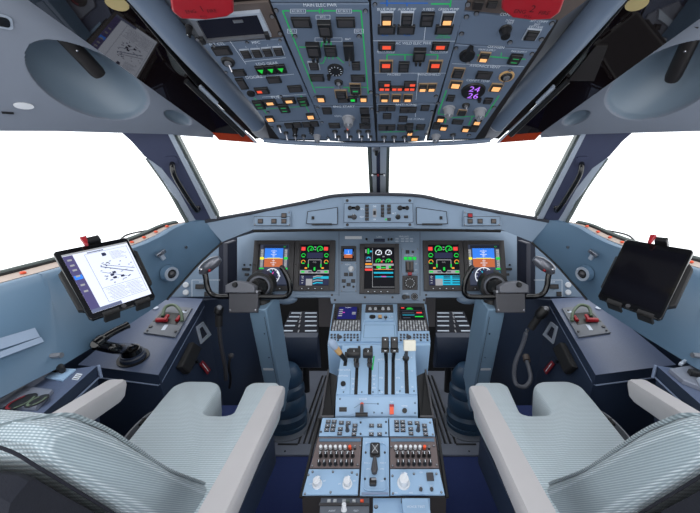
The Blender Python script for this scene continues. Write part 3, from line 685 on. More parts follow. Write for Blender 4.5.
for sx in (-1, 1):
    X, A, side = sd(sx)
    # hull skin outside
    b = MB(); b.quad(V((sx * .99, -.45, 0)), V((sx * .99, 2.16, 0)), V((sx * .93, 2.16, .80)), V((sx * .93, -.45, .80)), 'navy'); b.quad(V((sx * 1.02, -.45, 0)), V((sx * 1.02, 2.16, 0)), V((sx * .96, 2.16, .80)), V((sx * .96, -.45, .80)), 'navy'); struct('wall_hull_' + side, b)
    # sidewall lining: one smooth sheet from the sill down to the consoles
    tops = [A(0, 287, .72), A(51, 272.7, .80), A(134, 248, .99), A(160, 237, 1.05), A(180, 226, 1.10), A(206, 220, 1.15)]
    bots = [A(0, 398, .63), A(75, 358, .775), A(167, 299, 1.13), A(181, 283, 1.17), A(200, 262, 1.20), A(222, 242, 1.22)]
    tops.insert(0, tops[0] + (tops[0] - tops[1]).normalized() * .75); bots.insert(0, bots[0] + (bots[0] - bots[1]).normalized() * .75)
    T = bez(tops, 6); Bq = bez(bots, 6); b = MB(); R = 12; rows = []
    for t_, q in zip(T, Bq):
        row = []
        for k in range(R + 1):
            s = k / R; p = t_.lerp(q, s); out = V((sx, 0, 0.15)); bul = .012 * math.sin(math.pi * s)
            p = p - V((sx, 0, 0)) * bul
            row.append(p)
        lip = [t_ + V((sx * .010, 0, .004)), t_ + V((sx * .03, 0, .0))]
        rows.append(lip[::-1] + row + [q + V((sx * .03, 0, -.012))])
    b.loops(rows, 'lining', False, False, closed=False); o = struct('wall_' + side, b)
    sol = o.modifiers.new('thick', 'SOLIDIFY'); sol.thickness = .004; sol.offset = 1
    b = MB(); b.tube(bez([p + V((-sx * .002, -.003, -.002)) for p in bots[3:]], 6), .0035, 'black', 8); struct('trim_17' if sx < 0 else 'trim_18', b)
    LNP = plane3(A(60, 320, .82), A(150, 285, 1.08), A(60, 285, .82))
    # window sill ledge with orange fasteners
    b = MB()
    nT = len(T); kf = [1.0 - .62 * max(0, (i - 12) / (nT - 13)) ** 1.3 if i > 12 else 1.0 for i in range(nT)]
    so = [p + V((sx * (.030 if k_ > .9 else .032 * k_ + .002), 0, .001)) for p, k_ in zip(T, kf)]; si = [p + V((sx * .075 * k_, 0, .006 * k_ - .001)) for p, k_ in zip(T, kf)]
    low = [p + V((sx * .08 * k_, 0, -.02)) for p, k_ in zip(T, kf)]
    b.loops([[a, c, d] for a, c, d in zip(so, si, low)], 'sill', True, True)
    k0 = len(T)
    for q in range(2, 30, 3):
        p = so[q].lerp(si[q], .4); b.sphere(p + V((0, 0, .003)), .0055, 'orange', sz=.7, seg=8, rows=5)
    struct('trim_4' if sx < 0 else 'trim_5', b)
    # lower frame of the side window and pane
    b = MB(); b.tube([p + V((sx * .082 * k_, 0, .010 * k_)) for p, k_ in zip(T[:-4], kf)], .006, 'green_gasket', 8)
    b.tube([p + V((sx * .074 * k_, 0, .007 * k_)) for p, k_ in zip(T[:-4], kf)], .004, 'black', 6)
    b.tube(bez([A(147, 158, .99), A(168, 188, 1.045), A(182, 213, 1.10), A(187, 222, 1.12)], 6), [.006] * 19, 'green_gasket', 8)
    win = struct('window_1' if sx < 0 else 'window_2', b)
    b = MB(); dn = [p + V((sx * .080, 0, .004)) for p in T]; upz = bez([A(-90, 127.5, .57), A(0, 128.5, .705), A(60, 129, .79), A(120, 130, .88), A(168, 132, .95)], 6)
    n = min(len(dn), len(upz))
    upz = [p + V((sx * .02, 0, .01)) for p in upz]
    res = lambda L, m: [L[min(len(L) - 1, int(round(i * (len(L) - 1) / (m - 1))))] for i in range(m)]
    dn, upz = res(dn, 20), res(upz, 20)
    b.loops([[a, c] for a, c in zip(dn, upz)], 'glass', False, False, closed=False)
    b.build('pane', win)
    # added dark filler sheet closing the gap between side panel and instrument panel
    b = MB(); b.hexa([A(204, 236, 1.46), A(247, 236, 1.52), A(247, 300, 1.52), A(204, 300, 1.46)], [A(204, 236, 1.48), A(247, 236, 1.54), A(247, 300, 1.54), A(204, 300, 1.48)], 'navy_dark'); struct('trim_15' if sx < 0 else 'trim_16', b)
    # A pillar
    PL = plane3(A(118.6, 130, .885), A(170, 132, .935), A(205, 222, 1.15))
    U = lambda *q: PL.uv(X(q[0]), q[1])
    b = MB(); b.prism(PL, [U(*q) for q in ((112, 124), (164, 124), (174, 145), (200, 193), (213, 217), (207, 221), (196, 221), (191, 213), (178, 190), (160, 167), (143, 155), (130, 140))], -.035, 0, 'pillar', ch=.004)
    o = struct('trim_6' if sx < 0 else 'trim_7', b)
    # pale window surround strips either side of the pillar
    b = MB(); b.prism(PL, [U(*q) for q in ((142, 152), (161, 165), (180, 189), (193, 212), (198, 222), (196, 231), (189, 229), (186.5, 222), (178, 205), (162, 180))], -.040, -.004, 'frame_silver', ch=.006)
    b.prism(PL, [U(*q) for q in ((166, 130), (171, 130), (217, 219), (211, 219))], -.045, .003, 'frame_silver', ch=.003)
    b.prism(PL, [U(*q) for q in ((171.6, 130), (173.8, 130), (220, 219), (217.6, 219))], -.05, -.006, 'green_gasket')
    struct('trim_8' if sx < 0 else 'trim_9', b)
    # grab handle
    t = thing('grab_handle', 'black curved grab handle on the %s windshield pillar' % ('pillar beside the tablet showing a chart,' if 0 else side), 'grab handle', PL.P(*U(197, 207), 0))
    b = MB(); w = lambda x, y, n: PL.P(*U(x, y), n)
    b.tube(bez([w(172.5, 163, .002), w(172.5, 164, .02), w(175, 172, .028), w(185, 189, .03), w(196, 206, .026), w(198, 208, .002)], 6), .0075, 'black_gloss', 10); b.build('bar', t)
    b = MB()
    c = U(172, 161); b.rbox(PL, c[0], c[1], .03, .03, .006, .0006, .005, 'pillar'); b.build('mount_plate', t); b = MB(); c = U(198, 208); b.rbox(PL, c[0], c[1], .016, .02, .004, .0006, .004, 'metal'); b.build('mount_plate', t)
    # windshield pane
    P1 = A(170, 132, .97); P2 = A(217, 224, 1.19); P3 = at(377 + sx * 6, 200, 1.44); P4 = at(377 + sx * 6, 138, 1.10)
    b = MB(); b.tube([P1, P2], .008, 'black', 8); w_ = struct('window_3' if sx < 0 else 'window_4', b)
    b = MB(); b.quad(P1 + (P1 - P2) * .3, P2 - (P1 - P2) * .12, P3 - (P4 - P3) * .2, P4 + (P4 - P3) * .35, 'glass'); b.build('pane', w_)
# centre post between the windshields
CP = Plane(at(377, 200, 1.42), V((1, 0, 0)), at(377, 138, 1.09) - at(377, 200, 1.42))
b = MB()
def cps(x0, x1, y0, y1, n0, n1, m, x2=None, x3=None):
    b.prism(CP, [CP.uv(*q) for q in ((x0, y1), (x1, y1), (x1 if x3 is None else x3, y0), (x0 if x2 is None else x2, y0))], n0, n1, m)
cps(371, 387.5, 118, 212, -.05, -.02, 'pillar', 366, 390)
cps(370.6, 373.4, 118, 212, -.05, .004, 'green_gasket', 366, 369.2); cps(385.4, 388.4, 118, 212, -.05, .004, 'green_gasket', 387.4, 390.4)
cps(373.6, 376.8, 118, 212, -.02, .012, 'frame_silver', 370.6, 376); cps(380.2, 385.2, 118, 212, -.02, .012, 'frame_silver', 380.2, 387.2); cps(376.9, 380, 118, 212, -.02, .004, 'pillar', 376.2, 380)
struct('trim_10', b)
t = thing('alignment_sight', 'small bracket with three alignment balls, red in the middle, on the centre windshield post', 'alignment sight', CP.P(*CP.uv(378, 171), .013))
for dx, m in ((-5.5, 'white'), (0, 'red'), (6, 'white')):
    b = MB(); c = CP.uv(378 + dx, 170.5); b.sphere(CP.P(c[0], c[1], .022), .0042, m, seg=10, rows=6); b.build('ball', t)
b = MB(); b.line(CP, CP.uv(371.5, 171), CP.uv(385, 171), .004, .017, 'black', .0135); b.build('bracket', t)
b = MB(); c = CP.uv(376.4, 146); b.cyl(CP, c[0], c[1], .012, .014, .02, 'dull_metal'); b.tube([CP.P(c[0], c[1], .02), CP.P(c[0], c[1] - .02, .02)], .006, 'black'); single('post_knob', b, 'dark knob at the top of the centre windshield post', 'knob')
# ================================================================== GLARESHIELD
GP = Plane(at(377, 228, 1.20), V((1, 0, 0)), at(377, 198, 1.22) - at(377, 228, 1.20))
gl = thing('glareshield', 'long grey-blue glareshield shelf with a dark padded lip under the windshields', 'glareshield', at(377, 232, 1.2))
face = MB(); lip = MB(); deck = MB(); under = MB()
def G(px, py, d): return at(px, py, d)
topc = [(205, 222, 1.15), (253, 213.5, 1.203), (306, 203, 1.21), (342, 196, 1.22)]
botc = [(222, 242, 1.20), (253, 229.5, 1.195), (306, 228.6, 1.20), (342, 228.4, 1.20)]
tl = [G(*q) for q in topc]; bl = [G(*q) for q in botc]
mir = lambda L: [V((-p.x, p.y, p.z)) for p in L]
tA = tl + mir(tl)[::-1]; bA = bl + mir(bl)[::-1]
for i in range(len(tA) - 1): face.quad(bA[i], bA[i + 1], tA[i + 1], tA[i], 'panel')
back = [p + V((0, .10 + .22 * (1 - abs(p.x) / .6), .02)) for p in tA]
for i in range(len(tA) - 1): deck.quad(tA[i], tA[i + 1], back[i + 1], back[i], 'black_rubber')
ub = [V((p.x * 1.02, 1.43, .975 if abs(p.x) < .5 else .955)) for p in bA]
for i in range(len(bA) - 1): under.quad(bA[i], bA[i + 1], ub[i + 1], ub[i], 'navy')
face.build('face', gl); deck.build('top_deck', gl); under.build('underside', gl)
lip.tube(bez([p + V((0, 0, .003)) for p in tA], 4), .0068, 'lip_grey', 8); lip.build('padded_lip', gl)
b = MB(); b.tube([p + V((0, .004, -.006)) for p in bA[1:-1]], .005, 'black', 8); b.build('lower_edge', gl)
# autopilot panel in the middle
p = Panel('autopilot_panel', 'autopilot control panel with a vertical wheel in the middle of the glareshield', 'control panel', GP,
          [(343.8, 227.6), (413.2, 227.6), (413.2, 198.6), (343.8, 198.6)], 'panel', t=.005, lift=.004)
b = MB(); c = p.R(378.5, 213, 69, 19.3); b.box(p.Q, c[0], c[1], c[2], c[3], 0, .003, 'panel', .0006); b.ring(p.Q, c[0], c[1], c[2], c[3], .0012, .003, .0034, 'black'); p.part('inner_plate', b)
p.Q = p.Q.off(.003)
for x, y, r in ((350, 208, 2), (357.5, 208, 2.4), (400, 208, 2.4), (407, 208, 2)): p.knob(x, y, r, 'black', .010, False)
b = MB(); c = p.R(353.5, 208, 10, 2.4); b.box(p.Q, c[0], c[1], c[2], c[3], 0, .002, 'black_gloss'); c = p.R(403.5, 208, 10, 2.4); b.box(p.Q, c[0], c[1], c[2], c[3], 0, .002, 'black_gloss'); p.part('readout', b)
for y in (206.2, 209.5, 212.8, 216, 219.3): p.btn(367, y, 3.6, 2.6)
for y in (206.2, 209.5, 212.8, 216): p.btn(382.5, y, 3.2, 2.6)
for y in (206.2, 209.5, 212.8, 219.4): p.btn(389, y, 3.6, 2.6)
b = MB(); c = p.Q.uv(374.6, 213); W = p.Q.pix(374, 213)
b.rbox(p.Q, c[0], c[1], 4 * W, 9.4 * W, 1.8 * W, 0, .002, 'dull_metal'); 
Pw = Plane(p.Q.P(c[0], c[1], 0), V((0, 0, 1)), p.Q.n); b.cyl(Pw, 0, 0, 2.1 * W, -1.2 * W, 1.2 * W, 'black_rubber', seg=20); p.part('pitch_wheel', b)
p.knob(354, 217, 2.6, 'lever_grey', .012); p.knob(398, 217, 2.4, 'black', .012); p.btn(350, 217, 4, 2.4); p.btn(406, 217, 4, 2.4)
p.small('indicator_light', 386, 219.5, 1.4, 1.4, 'L_green', .002)
p.text('NAV', 362, 217, 2); p.text('HDG', 362, 209, 2); p.text('ALT', 394, 213.5, 2); p.text('DN', 374.6, 206.5, 2); p.text('UP', 374.6, 219.6, 2)
p.Q = p.P.off(p.top); p.screws([(347.2, 200.6), (409.8, 200.6), (347.4, 224.8), (409.8, 224.8)], 1.5, 'bezel'); p.done()
# side faces of the glareshield: small plates
for sx in (-1, 1):
    X = (lambda q: q) if sx < 0 else (lambda q: 754 - q); side = 'left' if sx < 0 else 'right'
    PA = Plane(G(X(306), 228.6, 1.198), (G(X(306), 228.6, 1.198) - G(X(253), 229.5, 1.193)) * (1 if sx < 0 else -1), G(X(300), 206, 1.208) - G(X(300), 228.6, 1.198))
    PB = Plane(G(X(342), 228.4, 1.198), (G(X(342), 228.4, 1.198) - G(X(306), 228.6, 1.198)) * (1 if sx < 0 else -1), G(X(330), 199, 1.216) - G(X(330), 228.4, 1.198))
    q = Panel('warning_light_panel', 'glareshield plate of small square captions, %s' % ('none lit, left of the autopilot panel' if sx < 0 else 'one bright red, right of the autopilot panel'), 'caption panel', PA,
              [(X(253), 226), (X(291.5), 226.5), (X(291), 210.6), (X(254), 219)], 'panel', t=.003, lift=.006)
    q.box_mark(X(272), 221, 36, 9, 'black')
    for x, y, m in ((260.5, 221.3, 'brown_frame'), (274, 221.3, 'brown_frame'), (284, 221.3, 'brown_frame'), (284, 215.6, 'brown_frame' if sx < 0 else 'red')): q.ann(X(x), y, 5, 4.6, None, 0, m)
    q.screws([(X(255), 224.5), (X(289), 212.5), (X(289), 225)], .8); q.done()
    q = Panel('stowage_cover', 'blank glareshield cover plate with a small latch, just %s of the autopilot panel' % side, 'cover plate', PB,
              [(X(306), 224.2), (X(338), 225), (X(338), 206.6), (X(307), 211)], 'panel', t=.003, lift=.003)
    q.line([(X(306.5), 223.6), (X(337.4), 224.3), (X(337.4), 207.4), (X(307.6), 211.6), (X(306.5), 223.6)], .7, 'black')
    q.small('latch', X(313), 218, 2.6, 3, 'black', .004); q.small('pull_tab', X(322), 224.6, 20, 1.4, 'black', .008); q.done()

# ================================================================== MAIN INSTRUMENT PANEL
mt, m0 = at(377, 228, 1.46), at(377, 300, 1.40)
MP = Plane(m0, V((1, 0, 0)), mt - m0)
ip = thing('instrument_panel', 'wide light grey-blue main instrument panel board behind the displays', 'instrument panel', MP.P(0, -.02, 0))
b = MB(); b.prism(MP, [MP.uv(*q) for q in ((237, 228), (237, 297.5), (330, 297.5), (331, 303.5), (425, 303.5), (426, 297.5), (517, 297.5), (517, 228))], -.03, 0, 'panel', ch=.002); b.build('board', ip)
b = MB()
for x in (341, 380, 420): 
    pass
for x, y in ((365, 297.3), (392.5, 297.3), (335, 300), (424, 300), (332, 295), (426, 295)):
    c = MP.uv(x, y); b.cyl(MP, c[0], c[1], .005, 0, .003, 'bezel', seg=8)
b.line(MP, MP.uv(339, 232), MP.uv(339, 296), .0018, .0005, 'black'); b.line(MP, MP.uv(420, 232), MP.uv(420, 296), .0018, .0005, 'black'); b.line(MP, MP.uv(295, 294.6), MP.uv(340, 294.6), .0015, .0005, 'lining')
b.build('fasteners', ip)
for sx in (-1, 1):                                  # white fairings below the board
    X = (lambda q: q) if sx < 0 else (lambda q: 754 - q)
    b = MB(); b.sphere(at(X(286), 299, 1.42), .05, 'panel', 1, .6, .45); b.build('fairing', ip)

def screen(P, x0, y0, x1, y1):
    class S: pass
    a = P.uv(x0, y1); c = P.uv(x1, y0); S.P = P
    S.pt = lambda x, y: (a[0] + (c[0] - a[0]) * x, a[1] + (c[1] - a[1]) * y)
    S.w = c[0] - a[0]; S.h = c[1] - a[1]
    return S
def sr(mb, S, x0, y0, x1, y1, m, n): 
    a, c = S.pt(x0, y0), S.pt(x1, y1); mb.rect(S.P, (a[0] + c[0]) / 2, (a[1] + c[1]) / 2, abs(c[0] - a[0]), abs(c[1] - a[1]), n, m)
def sl(mb, S, pts, w, m, n):
    for p_, q_ in zip(pts, pts[1:]): mb.line(S.P, S.pt(*p_), S.pt(*q_), w * S.w, n, m)
def sa(mb, S, x, y, r, t, m, n, a0=0, a1=360): c = S.pt(x, y); mb.arc(S.P, c[0], c[1], r * S.w, t * S.w, n, m, a0, a1)
def st(mb, S, t, x, y, h, m, n, xs=.9): c = S.pt(x, y); mb.text(S.P, t, c[0], c[1], h * S.h, m, n, xs)

def display(name, label, bz, sc_, draw, P=MP, n0=.0015, th=.018):
    cx, cy = (bz[0] + bz[2]) / 2, (bz[1] + bz[3]) / 2
    cu, cv, W, H = P.rect(cx, cy, bz[2] - bz[0] - .4, bz[3] - bz[1])
    t = thing(name, label, 'display', P.P(cu, cv - H / 2, 0))
    su, sv, SW, SH = P.rect((sc_[0] + sc_[2]) / 2, (sc_[1] + sc_[3]) / 2, sc_[2] - sc_[0], sc_[3] - sc_[1])
    b = MB()
    b.box(P, cu, cv, W, H, n0, n0 + th * .6, 'bezel', .001)
    # raised bezel rim around the glass
    L, R_, B_, T_ = su - SW / 2, su + SW / 2, sv - SH / 2, sv + SH / 2
    l, r, bo, to = cu - W / 2, cu + W / 2, cv - H / 2, cv + H / 2
    for (a0, a1, c0, c1) in ((l, L, bo, to), (R_, r, bo, to), (L, R_, bo, B_), (L, R_, T_, to)):
        b.box(P, (a0 + a1) / 2, (c0 + c1) / 2, a1 - a0, c1 - c0, n0 + th * .6, n0 + th, 'bezel', .0008)
    b.build('bezel', t, bevel=.0008)
    b = MB(); k = n0 + th * .6 + .0004
    S = screen(P, sc_[0], sc_[1], sc_[2], sc_[3]); draw(b, S, k); b.build('screen', t, flat=True)
    b = MB(); n_ = n0 + th
    for i in range(4): b.box(P, l + W * (.22 + .16 * i), bo + (B_ - bo) * .42, W * .09, (B_ - bo) * .35, n_, n_ + .003, 'black', .0004); b.rect(P, l + W * (.22 + .16 * i), bo + (B_ - bo) * .42, W * .03, (B_ - bo) * .14, n_ + .0032, 'marking')
    b.cyl(P, l + (L - l) * .4, sv, .0035, n_, n_ + .004, 'black', seg=10)
    b.build('bezel_keys', t)
    return t
def d_pfd(b, S, k):
    sr(b, S, 0, 0, 1, 1, 'S_pfd', k)
    sr(b, S, .16, .66, .80, .91, 'S_blue', k + .0002); sr(b, S, .16, .45, .80, .66, 'S_brown', k + .0002)
    sl(b, S, [(.16, .66), (.80, .66)], .015, 'S_white', k + .0004)
    for y, w in ((.72, .1), (.76, .2), (.80, .1), (.84, .2), (.60, .1), (.55, .2), (.50, .1)): sl(b, S, [(.48 - w / 2, y), (.48 + w / 2, y)], .016, 'S_white', k + .0004)
    sl(b, S, [(.48, .46), (.48, .88)], .008, 'S_white', k + .0004)
    sl(b, S, [(.26, .665), (.70, .665)], .022, 'S_yellow', k + .0006)
    for x in (.07, .90):
        sr(b, S, x - .045, .44, x + .045, .88, 'S_lgrey', k + .0002)
        for i in range(8): sl(b, S, [(x - .04, .47 + i * .05), (x + (.0 if i % 2 else .03), .47 + i * .05)], .014, 'S_black', k + .0004)
        sr(b, S, x - .06, .63, x + .07, .69, 'S_green' if x > .5 else 'S_yellow', k + .0005)
    sr(b, S, .1, .905, .98, .985, 'S_dim', k + .0002); st(b, S, 'ALT', .85, .945, .04, 'S_green', k + .0005)
    sa(b, S, .46, .235, .27, .03, 'S_white', k + .0004); c = S.pt(.46, .235); b.disc(S.P, c[0], c[1], .235 * S.w, k + .0003, 'S_ink', 20)
    for a in range(0, 360, 30): 
        r = math.radians(a); asp = S.w / S.h
        sl(b, S, [(.46 + .19 * math.cos(r), .235 + .19 * math.sin(r) * asp), (.46 + .235 * math.cos(r), .235 + .235 * math.sin(r) * asp)], .015, 'S_white', k + .0005)
    sl(b, S, [(.40, .36), (.52, .12)], .03, 'S_cyan', k + .0006); sl(b, S, [(.50, .33), (.42, .14)], .03, 'S_magenta', k + .0007); sl(b, S, [(.46, .30), (.46, .17)], .03, 'S_amber', k + .0008)
    sl(b, S, [(.62, .34), (.74, .22)], .04, 'S_white', k + .0005)
    sr(b, S, .0, .40, .16, .43, 'S_green', k + .0003); sr(b, S, .82, .39, .98, .43, 'S_green', k + .0003); st(b, S, '1013', .1, .33, .035, 'S_cyan', k + .0004); st(b, S, 'TCAS', .9, .33, .035, 'S_cyan', k + .0004)
    sr(b, S, 0, .0, 1, .03, 'S_dim', k + .0004)
def d_mfd(right):
    def f(b, S, k):
        sr(b, S, 0, 0, 1, 1, 'S_black', k)
        for x, m in ((.09, 'S_red'), (.88, 'S_red')):
            sr(b, S, x - .07, .85, x + .07, .94, m, k + .0003)
        for x in (.34, .67):
            sa(b, S, x, .885, .115, .03, 'S_green', k + .0003, -20, 240); sl(b, S, [(x, .885), (x + .06, .93)], .02, 'S_green', k + .0004); sr(b, S, x - .03, .85, x + .07, .875, 'S_green', k + .0004)
        st(b, S, 'TQ', .505, .93, .04, 'S_white', k + .0004); st(b, S, 'NP', .505, .87, .035, 'S_white', k + .0004)
        for y, m in ((.73, 'S_green'), (.57, 'S_amber')):
            for x in (.1, .9):
                sa(b, S, x, y, .075, .022, m if y < .6 else 'S_green', k + .0003, -10, 220); sr(b, S, x - .05, y - .045, x + .05, y - .02, 'S_green', k + .0004)
        sr(b, S, .22, .66, .78, .80, 'S_ink', k + .0002)
        sl(b, S, [(.28, .43), (.28, .62), (.72, .62), (.72, .43)], .02, 'S_lgrey', k + .0004); st(b, S, 'FUEL', .5, .56, .045, 'S_lgrey', k + .0004)
        sl(b, S, [(.28, .52), (.28, .44)], .04, 'S_green', k + .0005); sl(b, S, [(.72, .52), (.72, .44)], .04, 'S_green', k + .0005); sr(b, S, .47, .36, .53, .44, 'S_green', k + .0005)
        sr(b, S, .16, .40, .24, .44, 'S_amber', k + .0004); sr(b, S, .74, .40, .82, .44, 'S_amber', k + .0004)
        sr(b, S, 0, .29, 1, .37, 'S_lgrey', k + .0002); c = S.pt(.5, .38); b.disc(S.P, c[0], c[1], .10 * S.w, k + .0003, 'S_black', 14)
        for x in (.1, .35, .65, .9): sr(b, S, x - .06, .31, x + .06, .35, 'S_green' if x in (.1, .9) else 'S_grey', k + .0004)
        sr(b, S, 0, .01, .22, .24, 'S_ink', k + .0002); sr(b, S, .22, .01, 1, .24, 'S_cyan' if right else 'S_ink', k + .0002)
        sr(b, S, .22, .0, .44, .16, 'S_lgrey', k + .0003)
        for i, y in enumerate((.06, .12, .18, .22)):
            if right:
                sr(b, S, .47, y - .012, .68, y + .012, 'S_ink', k + .0005); sr(b, S, .74, y - .012, .97, y + .012, 'S_dim', k + .0005)
            else:
                sl(b, S, [(.46, y - .02), (.6, y + .01), (.8, y)], .04, 'S_lgrey' if i % 2 else 'S_cyan', k + .0005)
            st(b, S, 'GEN' if i % 2 else 'FMS', .1, y, .03, 'S_white', k + .0005)
        if not right: sr(b, S, .74, .16, 1, .22, 'S_cyan', k + .0006)
    return f
def d_ewd(b, S, k):
    sr(b, S, 0, 0, 1, 1, 'S_black', k)
    sl(b, S, [(.27, .03), (.27, .98)], .012, 'S_lgrey', k + .0002); sl(b, S, [(.27, .04), (1, .04)], .012, 'S_lgrey', k + .0002)
    for x in (.47, .80):
        sa(b, S, x, .865, .11, .028, 'S_white', k + .0003, -30, 210); sl(b, S, [(x, .865), (x + .05, .92)], .02, 'S_white', k + .0004); sr(b, S, x - .06, .81, x + .06, .835, 'S_white', k + .0004)
        sa(b, S, x, .65, .10, .03, 'S_green', k + .0003, -10, 200); sl(b, S, [(x - .02, .64), (x + .06, .69)], .03, 'S_green', k + .0004); sr(b, S, x + (.08), .63, x + .13, .67, 'S_red', k + .0004)
    st(b, S, 'NH', .635, .77, .035, 'S_white', k + .0004); st(b, S, 'ITT', .635, .68, .035, 'S_white', k + .0004)
    sr(b, S, .30, .46, .97, .60, 'S_lgrey', k + .0002)
    for x in (.36, .62, .88): sr(b, S, x - .07, .47, x + .09, .55, 'S_black', k + .0003)
    sr(b, S, .40, .49, .52, .545, 'S_green', k + .0004); sr(b, S, .56, .49, .70, .52, 'S_green', k + .0004); sr(b, S, .80, .50, .88, .55, 'S_green', k + .0004); sr(b, S, .36, .455, .92, .468, 'S_amber', k + .0004)
    sr(b, S, .02, .43, .27, .48, 'S_red', k + .0003); sr(b, S, .03, .57, .25, .61, 'S_amber', k + .0003); sr(b, S, .03, .50, .25, .55, 'S_lgrey', k + .0003)
    sr(b, S, .03, .64, .25, .78, 'S_ink', k + .0002); sa(b, S, .14, .72, .07, .03, 'S_cyan', k + .0003, 0, 180); sr(b, S, .05, .65, .22, .68, 'S_lgrey', k + .0003)
    sr(b, S, .10, .84, .16, .97, 'S_green', k + .0003); sr(b, S, .03, .86, .07, .95, 'S_lgrey', k + .0003); sr(b, S, .18, .88, .25, .92, 'S_cyan', k + .0003)
    for y, n_, m in ((.38, 'SEAT BELTS', 'S_cyan'), (.285, 'MFC  ELEC', 'S_cyan')): st(b, S, n_, .62, y, .04, m, k + .0004)
    sr(b, S, .31, .36, .95, .40, 'S_cyan', k + .0002); sr(b, S, .32, .275, .95, .292, 'S_cyan', k + .0002); sr(b, S, .57, .28, .72, .30, 'S_magenta', k + .0005)
display('primary_flight_display', 'portrait display with blue and brown horizon, behind the left control yoke', (254, 241, 294.8, 290.8), (259, 245.2, 290, 286), d_pfd)
display('multifunction_display', 'display of green engine arcs with dark lower block, beside the left horizon display', (295, 241, 335.4, 290.8), (300, 245.2, 330, 285.8), d_mfd(False))
display('engine_warning_display', 'portrait display with two white dials at the middle of the instrument panel', (359.6, 244.3, 399.2, 293.6), (364.3, 248, 394.3, 289), d_ewd)
display('multifunction_display', 'display of green engine arcs with cyan lower block, beside the right horizon display', (422.8, 241, 463, 290.8), (428, 245.2, 458.4, 285.8), d_mfd(True))
display('primary_flight_display', 'portrait display with blue and brown horizon, behind the right control yoke', (463.2, 241, 504.3, 290.8), (468, 245.2, 499.3, 286.4), d_pfd)
def d_sby(b, S, k):
    sr(b, S, 0, 0, 1, 1, 'S_black', k); sr(b, S, .12, .45, .85, .92, 'S_blue', k + .0002); sr(b, S, .12, .12, .85, .45, 'S_brown', k + .0002); sl(b, S, [(.3, .45), (.7, .45)], .04, 'S_white', k + .0004); sr(b, S, .02, .3, .1, .7, 'S_grey', k + .0002); sr(b, S, .9, .3, .98, .7, 'S_grey', k + .0002); sl(b, S, [(.5, .55), (.5, .8)], .03, 'S_white', k + .0004)
t = display('standby_display', 'tiny square standby horizon display left of the middle display', (341, 246.6, 356.4, 261.4), (343, 248.8, 354.2, 259.6), d_sby, th=.012)
p = Panel('index_panel', 'small blue-grey plate with a white knob and dark square buttons under the standby horizon', 'control panel', MP, [(340.8, 292), (356.8, 292), (356.8, 262.6), (340.8, 262.6)], 'panel')
p.knob(351.2, 268.8, 2.8, 'white', .014); 
for x, y in ((346, 274.5), (351, 274.5), (343.8, 281), (353.2, 281), (348.6, 284.6)): p.btn(x, y, 3.8, 3.4)
p.dial(344, 286.8, 1.2, ticks=False); p.dial(353.5, 286.8, 1.2, ticks=False); p.text('INDEX', 348, 264.6, 1.8); p.screws([(341.8, 263.6), (355.8, 263.6), (341.8, 291), (355.8, 291)], .7); p.done()
p = Panel('landing_gear_panel', 'plate with brown landing gear lever and green lights, right of the middle display', 'control panel', MP, [(401.6, 275), (418.4, 275), (418.4, 248.2), (401.6, 248.2)], 'panel')
p.btn(407.5, 252, 3.6, 3.4); p.btn(412.8, 252, 2.4, 2.2)
for x in (405.6, 410, 414.4): p.small('gear_light', x, 258.5, 3.8, 3.2, 'bezel', .003, mcap='S_green')
b = MB(); c = p.R(409.5, 267, 8, 11); b.box(p.Q, c[0], c[1], c[2], c[3], 0, .004, 'dark_brown'); b.box(p.Q, c[0], c[1] + .003, c[2] * .8, c[3] * .8, .004, .016, 'brown_frame', .002); b.box(p.Q, c[0], c[1], c[2] * .22, c[3] * .8, .016, .0165, 'black'); p.part('gear_lever', b)
p.small('red_lock', 409.7, 274, 4, 3, 'red', .012, .001); p.text('LDG GEAR', 409, 255.4, 1.8); p.text('UP', 416, 264, 1.6); p.text('DN', 416, 270, 1.6); p.screws([(402.5, 249.2), (417.5, 249.2), (402.5, 274), (417.5, 274)], .7); p.done()
p = Panel('standby_gauge', 'black rounded triple-pointer gauge below the landing gear lever', 'gauge', MP, [(402.4, 290), (417.6, 290), (417.6, 275.8), (402.4, 275.8)], 'bezel')
p.dial(410, 283, 6, ticks=True); p.line([(406, 279), (412, 279.6)], .7, 'dark_red'); p.line([(406, 284), (411, 282)], .6, 'marking'); p.text('BRK', 408, 286.4, 2); p.text('x1000', 409.5, 277.8, 1.5); p.done()
p = Panel('brake_selector_panel', 'small plate with two round black gauges below the black triple-pointer gauge', 'control panel', MP, [(401.6, 300.4), (419, 300.4), (419, 292), (401.6, 292)], 'panel')
p.knob(404.4, 297, 2.4, 'black', .008, False); p.btn(408, 297, 3, 3); d = p.dial(414.4, 296.6, 3.6); p.line([(414.4, 296.6), (416, 294.5)], .5, 'green_mark'); p.text('A/SKID', 406, 293.4, 1.5); p.done()
p = Panel('placard_strip', 'plain white placard strip above the standby horizon display', 'placard', MP, [(345, 239.2), (361.8, 239.2), (361.8, 236.3), (345, 236.3)], 'white', t=.002); p.done()
p = Panel('clock_panel', 'plate with a narrow dark readout above the middle display', 'readout', MP, [(369.5, 242.8), (389.5, 242.8), (389.5, 235.2), (369.5, 235.2)], 'panel', t=.002)
p.small('readout', 379.4, 240.4, 11, 3.2, 'bezel', .003, mcap='S_dim'); p.text('CABIN', 379, 237, 1.8); p.small('knob', 390 - 1.6, 239.6, 1.6, 2.4, 'black', .006); p.done()
p = Panel('engraved_plate', 'grey-blue plate of fine white lettering above the landing gear lever', 'placard', MP, [(393.5, 242.6), (414.6, 242.6), (414.6, 235.6), (393.5, 235.6)], 'panel', t=.002)
p.text('SPEED LIMITS', 404, 236.6, 1.6); 
for x in (397, 402.5, 407, 411.5):
    for y in (238.4, 240, 241.6): p.line([(x - 1.6, y), (x + 1.6, y)], .4, 'marking')
p.done()
